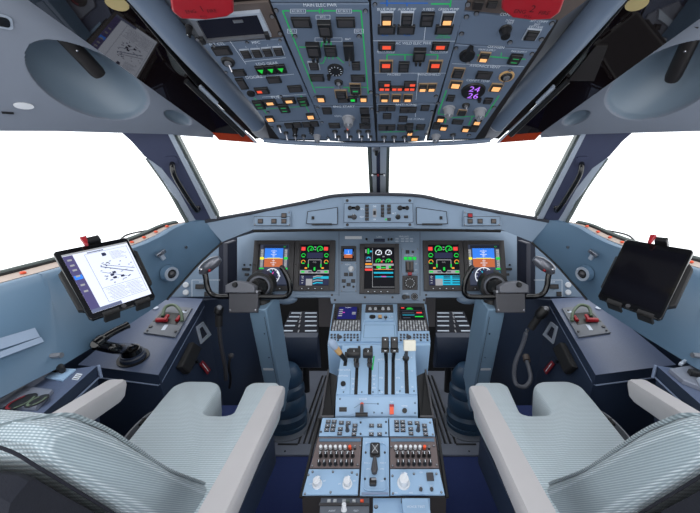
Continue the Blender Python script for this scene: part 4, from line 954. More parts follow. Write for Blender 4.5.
for x, lb in ((366.6, 'left'), (391.4, 'right')):
    b = MB(); c = MP.uv(x, 239.6); b.cyl(MP, c[0], c[1], .005, .0005, .012, 'black', seg=12); b.cyl(MP, c[0], c[1], .007, .0005, .003, 'panel', seg=12); single('push_knob', b, 'tiny black push knob just %s of the narrow dark readout' % lb, 'knob')
# outer parts of the panel
for sx in (-1, 1):
    X, A, side = sd(sx)
    SP = plane3(A(182, 297, 1.33), A(224, 297, 1.37), A(222, 245, 1.39)) if sx > 0 else plane3(A(182, 297, 1.33), A(224, 297, 1.37), A(222, 245, 1.39))
    if sx > 0: SP = plane3(A(224, 297, 1.37), A(182, 297, 1.33), A(222, 245, 1.39))
    p = Panel('side_instrument_panel', 'triangular grey-blue panel with two round white lamps outboard of the %s control yoke' % side, 'side panel', SP, [(X(163), 297), (X(219), 296.5), (X(219), 244.5), (X(213), 245), (X(196), 262), (X(178), 284)], 'panel', t=.006)
    for y in (285, 292.5):
        c = p.Q.uv(X(186), y); b = MB(); r = 3.2 * p.Q.pix(X(186), y); b.cyl(p.Q, c[0], c[1], r * 1.25, 0, .002, 'panel'); b.cyl(p.Q, c[0], c[1], r, .002, .006, 'white', r * .8); p.part('round_lamp', b)
    p.ann(X(200), 286.6, 9, 4.6); p.btn(X(195 if sx > 0 else 207), 294, 5, 4.6)
    p.line([(X(192), 280), (X(220), 280)], .5, 'marking'); p.line([(X(192), 280), (X(192), 297)], .5, 'marking'); p.text('DIM', X(201), 282, 2); p.done()
    t = thing('side_stowage', 'dark navy box outboard of the %s horizon display, beside the triangular panel' % side, 'box', A(228, 278, 1.38))
    b = MB(); BP = plane3(A(221, 276, 1.31), A(237, 276, 1.40), A(221, 243, 1.31)); 
    b.prism(BP, [BP.uv(X(x), y) for x, y in ((227.5, 294), (236.4, 294), (236.4, 240), (227.5, 243))], -.02, 0, 'navy_dark', ch=.003); b.build('body', t)
    p = Panel('map_light_switch_panel', 'small plate with a dark knob beside the %s horizon display' % side, 'switch panel', MP, [(X(242.5), 277) if sx < 0 else (X(252.5), 277), (X(252.5), 277) if sx < 0 else (X(242.5), 277), (X(252.5), 263.5) if sx < 0 else (X(242.5), 263.5), (X(242.5), 263.5) if sx < 0 else (X(252.5), 263.5)], 'panel', t=.002)
    p.small('slider', X(246.5), 269.4, 7, 2.2, 'black', .012); p.dial(X(244.5), 265, 1, ticks=False); p.dial(X(250.5), 265, 1, ticks=False); p.btn(X(247), 274.5, 4, 2.4); p.done()

# ================================================================== CONTROL COLUMNS
for sx in (-1, 1):
    X, A, side = sd(sx)
    w = 'left' if sx < 0 else 'right'
    base = at_z(X(282), 418, 0.0)
    t = thing('control_column', 'grey-blue %s pilot control column with black W-shaped yoke' % ('left' if sx < 0 else 'right'), 'control column', V((base.x, base.y, 0.0)))
    tp = A(262, 308, 1.27); bt = A(279.5, 402, 1.56)
    ax = (tp - bt).normalized(); rx = V((1, 0, 0)); rx = (rx - ax * rx.dot(ax)).normalized(); fw = ax.cross(rx)
    if fw.y > 0: fw = -fw
    b = MB(); rings = []
    for q, w_, d_ in ((bt, .056, .05), (tp, .055, .048), (tp + ax * .03, .05, .045)):
        c = [(-w_, -d_), (-w_ * .55, d_), (w_ * .62, d_), (w_, -d_)] if sx < 0 else [(-w_, -d_), (-w_ * .62, d_), (w_ * .55, d_), (w_, -d_)]
        rings.append([q + rx * x + fw * y for x, y in c])
    b.loops(rings, 'column_paint'); b.build('post', t, bevel=.004)
    b = MB(); mid = bt.lerp(tp, .50); 
    CPl = Plane(mid + fw * .0505, rx, ax); b.rbox(CPl, .0, 0, .042, .012, .003, 0, .001, 'white')
    for s_ in (.08, .62, .85): q = bt.lerp(tp, s_); Pq = Plane(q + fw * .049, rx, ax); b.cyl(Pq, -.012 * sx, 0, .003, 0, .002, 'metal', seg=8)
    b.line(Plane(bt + fw * .0505, rx, ax), (.026 * -sx, .02), (.024 * -sx, (tp - bt).length), .0015, .0004, 'black'); b.build('fittings', t)
    b = MB(); bc = V((bt.x + (-sx) * .014, bt.y + .05, 0)); rings = []
    for z, r in ((.013, .103), (.03, .103), (.032, .098), (.07, .104), (.085, .092), (.10, .100), (.15, .098), (.165, .086), (.18, .094), (.21, .092), (.222, .080), (.235, .086), (.27, .082), (.295, .068), (.31, .055)):
        rings.append([bc + V((r * math.cos(2 * math.pi * k / 24), r * .95 * math.sin(2 * math.pi * k / 24), z)) for k in range(24)])
    b.loops(rings, 'boot'); b.build('rubber_boot', t, bevel=0)
    b = MB(); FP = Plane(V((bc.x, bc.y, .0065)), V((1, 0, 0)), V((0, 1, 0))); FP.n = V((0, 0, 1)); b.rbox(FP, sx * .01, 0, .245, .26, .09, 0, .006, 'mask_plate', .002); b.build('floor_plate', t)
    # head drum
    H = A(259, 286, 1.29); n = (EYE - H).normalized(); n = V((.12 * -sx, -1, .10)).normalized()
    HP = Plane(A(261.5, 284.5, 1.29), V((1, 0, 0)), V((0, 0, 1)) - n * n.z); HP = Plane(HP.o, n.cross(V((0, 0, 1))) * -1, V((0, 0, 1)))
    b = MB(); b.cyl(HP, 0, 0, .055, -.02, .034, 'black', .052, 28); b.cyl(HP, 0, 0, .042, .034, .040, 'grip_silver', .039, 28); b.cyl(HP, 0, 0, .034, .040, .052, 'black_gloss', .03, 24); b.build('drum', t)
    b = MB(); b.tube([HP.o + V((0, .02, -.01)), tp + V((0, 0, .02)), tp - ax * .02], .038, 'black', 12); b.build('neck', t)
    # hub blocks on the yoke
    YP = Plane(A(244.5, 293, 1.22), V((1, 0, 0)), V((0, .16, 1)))
    U = lambda x, y: YP.uv(X(x), y)
    b = MB(); b.prism(YP, [U(*q) for q in ((226.8, 292.6), (256, 292.6), (256, 286), (250, 282.2), (236, 280.8), (227.4, 285))], -.03, .018, 'hub_grey', ch=.003); b.build('hub_block', t, bevel=.002)
    b = MB(); b.prism(YP, [U(*q) for q in ((230, 312.4), (258.4, 312.4), (259.4, 293.2), (230, 293.2))], -.012, .012, 'yoke_grey', ch=.002)
    for x, y in ((231.6, 309.6), (256.6, 309.6)): c = U(x, y); b.cyl(YP, c[0], c[1], .0035, .012, .014, 'metal', seg=8)
    b.build('chart_clip_plate', t, bevel=.002)
    b = MB(); c = U(237, 284.5); b.cyl(YP, c[0], c[1], .011, .018, .026, 'black', .008); b.build('clip_knob', t)
    b = MB(); c = U(253.5, 287.5); b.cyl(YP, c[0], c[1], .009, -.02, .010, 'lever_grey', .008, 16); c = U(258, 291.5); b.cyl(YP, c[0], c[1], .005, -.02, .012, 'dull_metal'); b.build('pivot', t)
    b = MB()
    W = lambda x, y, n_: YP.P(*U(x, y), n_)
    b.tube(bez([W(229, 296.5, 0), W(218, 296.4, .0), W(211.5, 293.5, .004), W(208.4, 287, .008), W(207.6, 278, .012), W(206.6, 272, .014)], 6), .0098, 'black_gloss', 12); b.build('outer_horn', t)
    b = MB(); b.tube(bez([W(257, 297, 0), W(278, 297, 0), W(286.6, 296, .002), W(290.4, 290.5, .006), W(289.6, 281, .012), W(286, 271.6, .018), W(282, 265.8, .02)], 6), [.0098] * 30 + [.0098, .009, .0095, .010, .010, .008, .004], 'black_gloss', 12); b.build('inner_horn', t)
    b = MB(); b.tube([W(204.6, 274, .012), W(205.6, 270, .014), W(210, 266.4, .014), W(216, 262, .012), W(221, 258.4, .010)], [.013, .020, .022, .021, .012], 'grip_silver', 14); g = b.build('grip_head', t)
    b = MB(); c = W(205.6, 269.6, .028); b.sphere(c, .009, 'metal', seg=10, rows=6); b.build('trim_switch', t)
    b = MB(); b.sphere(W(213.4, 270.6, .028), .0055, 'red', seg=10, rows=6); b.sphere(W(210.8, 266.4, .031), .0045, 'lever_grey', seg=8, rows=5); b.sphere(W(216.6, 262, .029), .0045, 'dull_metal', seg=8, rows=5); b.build('disconnect_button', t)
# ================================================================== PEDESTAL
# three faces: keyboard deck, throttle quadrant, aft radio deck
KP = Plane(at(377, 344, 1.06), V((1, 0, 0)), at(377, 303.5, 1.31) - at(377, 344, 1.06))
QP = Plane(at(377, 396, .905), V((1, 0, 0)), at(377, 347, 1.03) - at(377, 396, .905))
QL = Plane(at(377, 417, .885), V((1, 0, 0)), at(377, 396, .905) - at(377, 417, .885))
AP = Plane(at(377, 497, .72), V((1, 0, 0)), at(377, 419, .87) - at(377, 497, .72))
pd = thing('centre_pedestal', 'light blue centre pedestal body between the two seats', 'pedestal', V((0, .9, 0)))
b = MB()
k0 = [KP.hit(*q) for q in ((327.5, 345), (430.5, 345), (426.5, 303.8), (333, 303.8))]
lo = [V((-.155, 1.10, .20)), V((.155, 1.10, .20)), V((.155, 1.34, .25)), V((-.155, 1.34, .25))]
b.hexa([p + V((0, 0, 0)) for p in k0], lo, 'pedestal_paint')
b.build('keyboard_deck', pd, bevel=.003)
b = MB(); qa = [QL.hit(*q) for q in ((335, 417.3), (418, 417.3))]; qm = [QP.hit(*q) for q in ((335.6, 396), (417.6, 396))]; qt = [QP.hit(*q) for q in ((342, 345), (415.4, 345))]
qb = [p + V((0, .12, -.03)) for p in qt]
prof = [[qa[i], qm[i], qt[i], qb[i], V((qb[i].x, qb[i].y, .1)), V((qa[i].x, qa[i].y, .1))] for i in (0, 1)]
b.loops(prof, 'pedestal_paint'); b.build('quadrant_body', pd, bevel=.003)
b = MB(); c0 = [AP.hit(*q) for q in ((302, 497), (446.5, 497), (433.5, 418.5), (322, 418.5))]
b.hexa([p - AP.n * .004 for p in c0], [V((p.x * .98, p.y, .02)) for p in c0], 'dark_brown'); b.build('aft_body', pd)
b = MB()
for sx in (-1, 1):
    e0 = AP.hit(377 + sx * (57 if sx > 0 else 56), 418); e1 = AP.hit(377 + sx * (68 if sx > 0 else 74), 497)
    b.tube([e0 + V((sx * .005, 0, -.002)), e1 + V((sx * .005, 0, -.002))], .004, 'black', 8); b.build('edge_trim', pd); b = MB()
b = MB()                                     # gutters either side of the quadrant
for sx in (-1, 1):
    X = (lambda q: q) if sx < 0 else (lambda q: 754 - q)
    g = [at(X(321.5), 420, .875), at(X(333), 420, .875), at(X(337), 372, .97), at(X(328), 368, 1.0)]
    b.hexa([p + V((0, 0, -.012)) for p in g], [V((p.x, p.y, .10)) for p in g], 'black')
    b.tube([at(X(320.5), 419, .868), at(X(328.5), 370, 1.0)], .003, 'lever_grey', 8)
    b.tube([at(X(321), 416.4, .868), at(X(334), 416.4, .868)], .003, 'lever_grey', 8); b.build('side_gutter', pd); b = MB()

# ---- keyboards and radio
def keyboard(name, label, quad, scr, pts0, draw, low):
    p = Panel(name, label, 'keyboard unit', KP, quad, 'bezel', t=.006)
    b = MB(); S = screen(p.Q, *scr); S.P = p.Q; draw(b, S, .0008); b.rect(p.Q, *p.R((scr[0] + scr[2]) / 2, (scr[1] + scr[3]) / 2, scr[2] - scr[0] + 1.4, scr[3] - scr[1] + 1), .0004, 'black'); p.part('screen', b)
    b = MB()
    (xa, xb, ya), (xc, xd, yb) = pts0
    for r in range(5):
        y = ya + (yb - ya) * r / 4; l = xa + (xc - xa) * r / 4; e = xb + (xd - xb) * r / 4
        for c in range(10):
            x = l + (e - l) * c / 9; q = p.R(x, y, 1.7, 1.5); b.box(p.Q, *q, 0, .003, 'key' if (c + r) % 3 else 'grey_knob', .0006)
    p.part('keypad', b)
    b = MB()
    for k in range(5): b.box(p.Q, *p.R(scr[0] - 1.2 - .15 * k, scr[1] + 2 + k * 2.3, 1, 1.1), 0, .003, 'black', .0004)
    p.part('line_keys', b); b = MB()
    for k in range(5): b.box(p.Q, *p.R(scr[2] + 1.4 + .1 * k, scr[1] + 2 + k * 2.3, 1, 1.1), 0, .003, 'black', .0004)
    p.part('line_keys', b); p.done()
    p = Panel('cursor_control_panel', low[1], 'control panel', KP, low[0], 'pedestal_paint', t=.005)
    b = MB(); xs = [q[0] for q in low[0]]; l, r = min(xs) + 3, max(xs) - 3
    for i in range(9):
        for j in range(3):
            if i in (3,) or (i > 3 and j == 2 and i % 2): continue
            b.box(p.Q, *p.R(l + (r - l) * i / 8, 335 + j * 2.7, 1.9, 1.5), 0, .0025, 'black', .0004, mcap='lever_grey')
    p.part('keypad', b); p.dial(l + (r - l) * .3, 337.5, 2.6, 'lever_grey', False); p.done()
def d_k1(b, S, k):
    sr(b, S, 0, 0, 1, 1, 'S_navy', k); st(b, S, 'MCDU', .5, .93, .09, 'S_white', k + .0002)
    for x, y in ((.14, .74), (.14, .58), (.14, .42), (.14, .26), (.86, .52), (.86, .40)): sr(b, S, x - .10, y - .035, x + .10, y + .035, 'S_lgrey', k + .0002)
    sr(b, S, .24, .49, .36, .55, 'S_magenta', k + .0002)
def d_k2(b, S, k):
    sr(b, S, 0, 0, 1, 1, 'S_black', k); sr(b, S, .06, .86, .2, .95, 'S_red', k + .0002); sr(b, S, .28, .78, .58, .84, 'S_green', k + .0002); sr(b, S, .34, .86, .52, .92, 'S_green', k + .0002)
    for y in (.66, .40): sr(b, S, .03, y, .97, y + .02, 'S_grey', k + .0002)
    sr(b, S, .08, .5, .6, .54, 'S_grey', k + .0002); sr(b, S, .7, .46, .94, .56, 'S_red', k + .0002); sr(b, S, .6, .16, .96, .24, 'S_green', k + .0002); sr(b, S, .08, .3, .6, .34, 'S_cyan', k + .0002); sr(b, S, .08, .08, .4, .13, 'S_grey', k + .0002)
keyboard('flight_management_keyboard', 'keyboard unit with a blue lit screen on the centre pedestal', [(330.6, 331.6), (360.8, 331.6), (361.8, 304.8), (335.2, 304.8)],
         (336.8, 307, 357.2, 319.2), ((334.6, 359, 321.8), (333, 358.6, 330)), d_k1, ([(328.6, 342.6), (359.8, 342.6), (360.6, 332.4), (330.2, 332.4)], 'pale blue plate of tiny keys below the keyboard with the blue screen'))
keyboard('flight_management_keyboard', 'keyboard unit with a black screen of red and green lines on the centre pedestal', [(397.8, 331.6), (429, 331.6), (424, 304.8), (397.2, 304.8)],
         (401.2, 307, 421.8, 319.4), ((399.8, 424.4, 321.8), (400, 426, 330)), d_k2, ([(398, 342.6), (430.4, 342.6), (429.2, 332.4), (397.8, 332.4)], 'pale blue plate of tiny keys below the keyboard with the black screen'))
p = Panel('radio_panel', 'black radio strip with small white knobs between the two keyboard units', 'radio', KP, [(365.2, 313), (393.4, 313), (392.8, 306), (366, 306)], 'bezel', t=.006)
for x in (370, 375.5, 383, 388.6): p.knob(x, 309.3, 1.6, 'key', .008, False)
p.small('readout', 379.4, 308, 4, 2, 'black', .002); p.done()
p = Panel('light_control_panel', 'light blue plate with black dial and amber button under the black radio strip', 'control panel', KP, [(364.4, 321.6), (394, 321.6), (393.4, 313.8), (365.2, 313.8)], 'pedestal_paint', t=.004)
p.dial(372.4, 317.2, 3.2, ticks=False); p.small('amber_button', 380, 317.2, 3.6, 3.2, 'bezel', .004, mcap='tan'); p.toggle(385.6, 317.4, 385.6, 319.6, 1.8, n=.006); p.text('LT', 391, 317, 2); p.done()
p = Panel('blank_cover', 'plain light blue rectangular cover between the keyboards, ahead of the thrust levers', 'cover plate', KP, [(360.8, 342.6), (397.2, 342.6), (395.4, 323.4), (362.6, 323.4)], 'pedestal_paint', t=.004)
p.line([(363.6, 337.8), (395, 337.8), (394.2, 325), (364.4, 325), (363.6, 337.8)], .5, 'lining'); p.done()

# ---- throttle quadrant
p = Panel('throttle_quadrant_plate', 'sloped light blue lever plate with long dark slots on the centre pedestal', 'lever plate', QP, [(336.2, 395.2), (417, 395.2), (414.6, 346), (342.6, 346)], 'pedestal_paint', t=.003)
b = MB()
for (x0, y0, x1, y1, w) in ((357.6, 352, 355.8, 394.6, 3), (370.6, 352, 369.6, 394.6, 3), (386.4, 349, 386.2, 394.6, 3.2), (393.2, 349, 393, 394.6, 3.2), (405.8, 354, 407, 393.6, 3.6), (346.6, 352, 345, 366, 3.4)):
    b.line(p.Q, p.Q.uv(x0, y0), p.Q.uv(x1, y1), w * p.Q.pix(x0, y0), .0008, 'black', 0)
p.part('slots', b)
p.dial(343.2, 384, 2.6, ticks=False, name='push_button')
p.line([(374, 356), (372.2, 370)], 1.4); p.line([(350.5, 371), (350, 394)], .4, 'lining'); p.line([(378.5, 362), (378, 394)], .4, 'lining')
for x, y, t_ in ((344, 370, 'GUST LOCK'), (343, 376, 'HOT HYD'), (343, 388.5, 'TEST'), (353, 379, 'TO'), (353, 384, 'FI'), (353, 389, 'GI'), (374, 376, 'MCT'), (374, 379.5, 'FI'), (374, 384, 'GI'), (374, 388, 'REV'), (381, 378, 'FTR'), (398, 378, 'FTR'), (382, 392, 'SO'), (397.5, 392.5, 'SO'), (402, 357.5, '0'), (411.5, 357.5, '0'), (401.6, 371, '15'), (411.8, 371, '15'), (402, 387, '30'), (412.4, 387, '30'), (381, 359.6, 'AUTO'), (398, 359.6, 'MAX')): p.text(t_, x, y, 2)
p.screws([(343.5, 392), (358.8 + 3, 392), (373, 392), (379.4, 390.6), (400, 391), (414, 391)], .8, 'lining'); p.done()
p = Panel('gust_lock_plate', 'short light blue plate with red-orange lever and tab, below the thrust lever slots', 'lever plate', QL, [(335.6, 416), (417.6, 416), (417.4, 397), (336, 397)], 'pedestal_paint', t=.003)
p.small('dark_window', 343, 409.4, 7.6, 4.6, 'black', .002); 
b = MB(); a = p.Q.P(*p.Q.uv(362, 403), .004); e = at(361.6, 414.6, .855); b.tube([a, a.lerp(e, .5), e], [.003, .005, .006], 'lever_grey'); p.part('lever', b)
b = MB(); b.tube([e + V((-.016, 0, 0)), e + V((.016, 0, 0))], .0055, 'black'); p.part('crossbar', b)
p.small('red_tip', 362, 404.4, 3, 3.6, 'orange', .010, .001); p.small('red_tab', 391.6, 410, 4.2, 8.6, 'orange', .006, .001); p.small('tab_cap', 391.6, 405.4, 4.4, 2.4, 'red', .008, .001)
p.dial(404.6, 410.6, 2.5, ticks=False, name='push_button'); p.line([(354, 408), (361, 403.4), (378, 403.8)], .5, 'lining'); p.text('GO LEVER', 363, 399, 1.8); p.text('TRIM', 391.6, 402, 1.8); p.text('POWER', 404.6, 406, 1.8); p.screws([(340, 399), (374, 412.5), (382, 413), (415, 403), (378, 403.8), (415, 413)], .9, 'lining'); p.done()
QB = QP.off(.006)
def lever(name, label, slot, foot, grip, draw, cat='lever'):
    f = QB.hit(*foot); t = thing(name, label, cat, f); draw(t, f); return t
for i, (cx, gx0, gx1, fx) in enumerate(((354, 347, 360.6, 356.6), (368, 363, 372.8, 369.8))):
    f = QB.hit(fx, 366); g = at(cx, 353.4, .965)
    t = thing('thrust_lever', 'black cylindrical thrust lever grip, %s' % ('the wider one, beside the pale-capped slanted lever' if i == 0 else 'the narrower one, beside the green stripe'), 'lever', f)
    b = MB(); b.tube([f, f.lerp(g, .5) + V((0, -.002, .0)), at(fx, 356, .97)], [.005, .0055, .005], 'black_gloss'); b.tube([f + QP.n * .002, f + QP.n * .012], .008, 'lever_grey'); b.build('arm', t)
    b = MB(); L0, L1 = at(gx0, 353.4, .962), at(gx1, 353.4, .962); b.tube([L0, L0.lerp(L1, .06), L0.lerp(L1, .94), L1], [.0115, .0135, .0135, .0115], 'black', 16); b.build('grip', t)
    GPl = Plane(at(cx, 351.2, .9478), V((1, 0, 0)), V((0, .75, .66))); b = MB(); b.text(GPl, str(i + 1), 0, 0, .010, 'marking', .0008); b.build('lettering', t)
    b = MB(); b.tube([at(gx0 + (2 if i == 0 else 1.5), 349.5, .985), at(gx1, 349.5, .985)], .005, 'lever_grey', 8); b.tube([at(gx1 - 1.5, 346.5, .99), at(gx1 - 1.5, 352, .975)], .004, 'black', 8); b.build('trigger_bar', t)
for i, (x, fx) in enumerate(((385.2, 386.3), (394.3, 393))):
    f = QB.hit(fx, 362); t = thing('condition_lever', 'tall black square-headed condition lever, %s of the close pair' % ('left-hand one' if i == 0 else 'the one nearer the white flap lever'), 'lever', f)
    if i == 0: t['label'] = 'tall black square-headed condition lever, the one of the close pair nearer the numbered grips'
    HP_ = Plane(at(x, 344, .965), V((1, 0, 0)), V((0, .25, 1)))
    b = MB(); b.tube([f, at(x, 350, .975)], .005, 'black_gloss'); b.build('arm', t)
    b = MB(); q = .965 / F; b.box(HP_, 0, .5 * q, 7.2 * q, 10 * q, -.010, .010, 'black', .003); b.box(HP_, 0, 4.8 * q, 6.6 * q, 3.6 * q, -.012, .012, 'bezel', .002); b.box(HP_, 0, -6.2 * q, 8 * q, 3.6 * q, -.012, .012, 'black', .002); b.build('grip', t)
    b = MB(); b.box(HP_, 0, 4.8 * q, 1.2 * q, 1.2 * q, .012, .0124, 'marking'); b.box(HP_, .0, -6 * q, 2 * q, .8 * q, .012, .0124, 'marking'); b.build('marks', t)
f = QB.hit(405.8, 359); t = thing('flap_lever', 'flap lever with an off-white rectangular block head on the right of the quadrant', 'lever', f)
HP_ = Plane(at(409.6, 345.4, .955), V((1, 0, 0)), V((0, .2, 1))); q = .955 / F
b = MB(); b.tube([f, at(406.6, 350, .965)], [.006, .0045], 'lever_grey'); b.tube([f + QP.n * .0015, f + QP.n * .006], .010, 'black'); b.build('arm', t)
b = MB(); b.box(HP_, 0, 0, 12 * q, 10 * q, -.012, .012, 'off_white', .002); b.build('grip', t, bevel=.002)
f = QB.hit(345.6, 360.5); t = thing('gust_lock_lever', 'slanted lever with a pale rounded cap at the left of the numbered thrust levers', 'lever', f)
b = MB(); e = at(332.8, 344, .95); b.tube([f, f.lerp(e, .45)], [.006, .0075], 'black', 10); b.build('arm', t)
b = MB(); b.tube([f.lerp(e, .45), f.lerp(e, .85)], [.0085, .0095], 'tan', 12); b.build('band', t)
b = MB(); b.tube([f.lerp(e, .8), f.lerp(e, .96), f.lerp(e, 1.12), f.lerp(e, 1.2)], [.0105, .012, .0118, .007], 'tape', 12); b.build('cap', t)

# ---- aft radio deck
def aft(name, label, cat, quad, col, **k): return Panel(name, label, cat, AP, quad, col, t=.006, **k)
def sqb(p, pts, m='black'):
    for x, y in pts:
        cu, cv, W, H = p.R(x, y, 4.6, 3.2); b = MB(); b.box(p.Q, cu, cv, W, H, 0, .004, 'black', .0006, mcap='black'); b.ring(p.Q, cu, cv, W * .8, H * .8, W * .1, .0041, .0046, 'grey_knob'); b.rect(p.Q, cu, cv, W * .3, H * .2, .0046, 'marking'); p.part('push_button', b)
p = aft('communication_panel', 'wide light blue button panel above the left brown-grey audio panel on the pedestal', 'control panel', [(319, 437.4), (388.4, 437.4), (388, 419.4), (322.6, 419.4)], 'pedestal_paint')
sqb(p, [(328.3, 422), (334.3, 422), (327.6, 426.3), (333.4, 426.3), (326.7, 430.3), (332.7, 430.3), (341.4, 423.1), (348.3, 423.4), (340.4, 429.4), (339.7, 433.9), (355, 426), (354.6, 430.3), (354, 434.6), (371.7, 426), (379.6, 426), (371.4, 434.6), (379.6, 434.6)])
p.knob(347.4, 430.4, 2, 'lever_grey', .022, False); p.screws([(321, 432), (360.6, 422.6), (386, 422), (360.6, 434), (386, 433)], 1, 'lever_grey'); p.text('CHAN', 371, 430.5, 1.6); p.done()
p = aft('communication_panel', 'narrow light blue button panel above the right brown-grey audio panel on the pedestal', 'control panel', [(389.6, 437.4), (434.8, 437.4), (431.8, 419.8), (389.2, 419.4)], 'pedestal_paint')
sqb(p, [(396.6, 422.3), (402.6, 422.3), (396.7, 426.3), (402.9, 426.3), (396.9, 430.6), (403, 430.6), (410, 423.4), (417, 423.4), (410.7, 429.4), (411, 433.9), (424.4, 426), (425, 430.3), (425.6, 434.6)])
p.knob(418, 430.4, 2, 'lever_grey', .022, False); p.screws([(430, 422.6), (432.8, 434.6)], 1, 'dull_metal'); p.done()
for sx, quad, r1, r2, r3, sw, lb in ((-1, [(310, 469.4), (359.6, 469.4), (361.8, 438.6), (318.6, 438.6)], (321.1, 326, 330.7, 335.7, 340.4, 345.3, 350), (320.7, 326, 331.4, 336.9, 342.1, 347.6, 352.9), (319.3, 324.6, 330.3, 335.7, 341.4, 346.7, 351.9), 354.9, 'left'),
                                  (1, [(390.2, 469.4), (438.6, 469.4), (435.2, 438.6), (389.8, 438.6)], (395.7, 400.7, 405.4, 410.3, 415, 419.7, 424.3), (397, 402.6, 407.9, 413, 418.6, 423.9, 429), (397.9, 403, 408.6, 413.9, 419.3, 424.7, 430), 429, 'right')):
    p = aft('audio_control_panel', 'brown-grey audio panel of pegs and black knobs on the %s of the trim panel' % lb, 'audio panel', quad, 'audio')
    b = MB(); e = p.R((quad[2][0] + quad[3][0]) / 2, 440.2, quad[2][0] - quad[3][0] - 2, 3); b.box(p.Q, *e, 0, .0015, 'lining'); p.part('header_strip', b)
    for x in r1: 
        c = p.Q.uv(x, 449); q = p.Q.pix(x, 449); b = MB(); m = 'orange' if x == r1[-1] else 'white'
        b.cyl(p.Q, *c, 2.0 * q, 0, .003, 'black'); b.cyl(p.Q, *c, 1.7 * q, .003, .013, m, 1.5 * q, 10); p.part('peg_button', b)
    p.toggle(sw, 448.5, sw, 446, 1.4, n=.010)
    for row, y in ((r2, 456.4), (r3, 464.6)):
        for x in row:
            c = p.Q.uv(x, y); q = p.Q.pix(x, y); b = MB(); b.cyl(p.Q, *c, 2 * q, 0, .003, 'lever_grey'); b.cyl(p.Q, *c, 1.75 * q, .003, .017, 'black', 1.45 * q, 10); b.box(p.Q, c[0], c[1], .6 * q, 2.6 * q, .017, .0176, 'marking'); p.part('volume_knob', b)
    for i, x in enumerate(r2): p.text(('VHF1', 'VHF2', 'HF', 'SAT', 'INT', 'CAB', 'PA')[i], x, 451.4, 1.7)
    p.screws([(quad[0][0] + 2.4, 466), (quad[3][0] + 1.5, 447), (quad[1][0] - 2, 465), (quad[2][0] - 1.4, 446)], 1.2, 'dull_metal'); p.done()
p = aft('lighting_panel', 'light blue panel with two white knobs, below the left audio panel', 'control panel', [(302.6, 496), (357.8, 496), (359.4, 470.4), (309.4, 470.4)], 'pedestal_paint')
for x, y in ((317.2, 484), (347.3, 484)): p.knob(x, y, 4.6, 'white', .018, True, ang=60); 
p.text('DOME', 318, 477, 2); p.text('FLOOD', 347.5, 477, 2); p.text('OFF', 310.5, 484, 1.8); p.text('BRT', 324.6, 481, 1.8); p.text('OFF', 339.5, 484, 1.8); p.text('BRT', 354.6, 481, 1.8)
p.screws([(308.4, 475), (305, 494), (357, 474.6), (330.6, 492.4), (312.6, 472), (333, 472), (352, 472.6)], 1.1, 'dull_metal'); p.done()
p = aft('radar_panel', 'light blue panel with one large white pointer knob, below the right audio panel', 'control panel', [(390.4, 496), (444.6, 496), (438.8, 470.4), (390.2, 470.4)], 'pedestal_paint')
p.knob(403.6, 483, 6, 'white', .022, True, ang=65); p.small('rocker_switch', 430, 477.4, 6.8, 7.6, 'lever_grey', .006)
for x in (420.8, 431.6): p.dial(x, 489.6, 1.8, 'lever_grey', False, name='push_button')
p.text('GAIN', 403, 473, 2); p.text('ON', 421, 472.6, 2); p.text('STBY', 430, 472.6, 2); p.text('TEST', 420.6, 486, 1.8); p.text('TILT', 431.4, 486, 1.8); p.text('MIN', 396, 493, 1.8); p.text('MAX', 411, 493, 1.8); p.screws([(392.4, 476), (393, 493.6), (436.4, 474), (441.4, 492.4), (414, 474)], 1.1, 'dull_metal'); p.done()
p = aft('trim_panel', 'narrow light blue trim panel with rounded rim and black levers between the brown-grey audio panels', 'control panel', [(360, 496.4), (389.2, 496.4), (388.8, 438.8), (363, 438.8)], 'pedestal_paint')
b = MB(); c = p.Q.uv(375.2, 466); W = p.Q.pix(375, 466); h_ = abs(p.Q.uv(375, 441)[1] - p.Q.uv(375, 489)[1])
pts = []
for (sx, sy, a0) in ((1, -1, -90), (1, 1, 0), (-1, 1, 90), (-1, -1, 180)):
    for k in range(5): a = math.radians(a0 + 22.5 * k); pts.append((c[0] + sx * 7 * W + 4.4 * W * math.cos(a), c[1] + sy * (h_ / 2 - 5 * W) + 4.4 * W * math.sin(a)))
for i in range(len(pts)): b.line(p.Q, pts[i], pts[(i + 1) % len(pts)], .9 * W, .004, 'pedestal_paint', 0)
p.part('rim', b)
b = MB(); e = p.R(375, 450.4, 10, 14); b.rbox(p.Q, *e, .004, 0, .006, 'black', .001); e2 = p.R(375, 451, 6, 8); b.rbox(p.Q, *e2, .002, .006, .010, 'lever_grey', .001)
b.line(p.Q, (e[0] - e[2] * .3, e[1] - e[3] * .3), (e[0] + e[2] * .3, e[1] + e[3] * .3), .0014, .0104, 'key'); b.line(p.Q, (e[0] + e[2] * .3, e[1] - e[3] * .3), (e[0] - e[2] * .3, e[1] + e[3] * .3), .0014, .0104, 'key'); p.part('trim_switch', b)
b = MB(); a = p.Q.P(*p.Q.uv(374.8, 459.6), .010); z = p.Q.P(*p.Q.uv(374.4, 476), .012); b.tube([a, a.lerp(z, .3), a.lerp(z, .75), z], [.004, .006, .008, .0055], 'lever_grey', 12); p.part('trim_lever', b)
b = MB(); e = p.R(373, 483, 7, 7); b.rbox(p.Q, *e, .003, 0, .012, 'black', .002); e = p.R(374, 481.6, 5, 2); b.box(p.Q, *e, .012, .0126, 'grey_knob'); p.part('rudder_trim_switch', b)
p.text('PITCH', 368, 443, 1.8); p.text('TRIM', 382, 443, 1.8); p.text('ROLL L', 367, 463, 1.8); p.text('ROLL R', 383, 463, 1.8); p.text('LWD', 368, 469, 1.7); p.text('RWD', 382, 469, 1.7); p.text('YAW', 382, 481, 1.8)
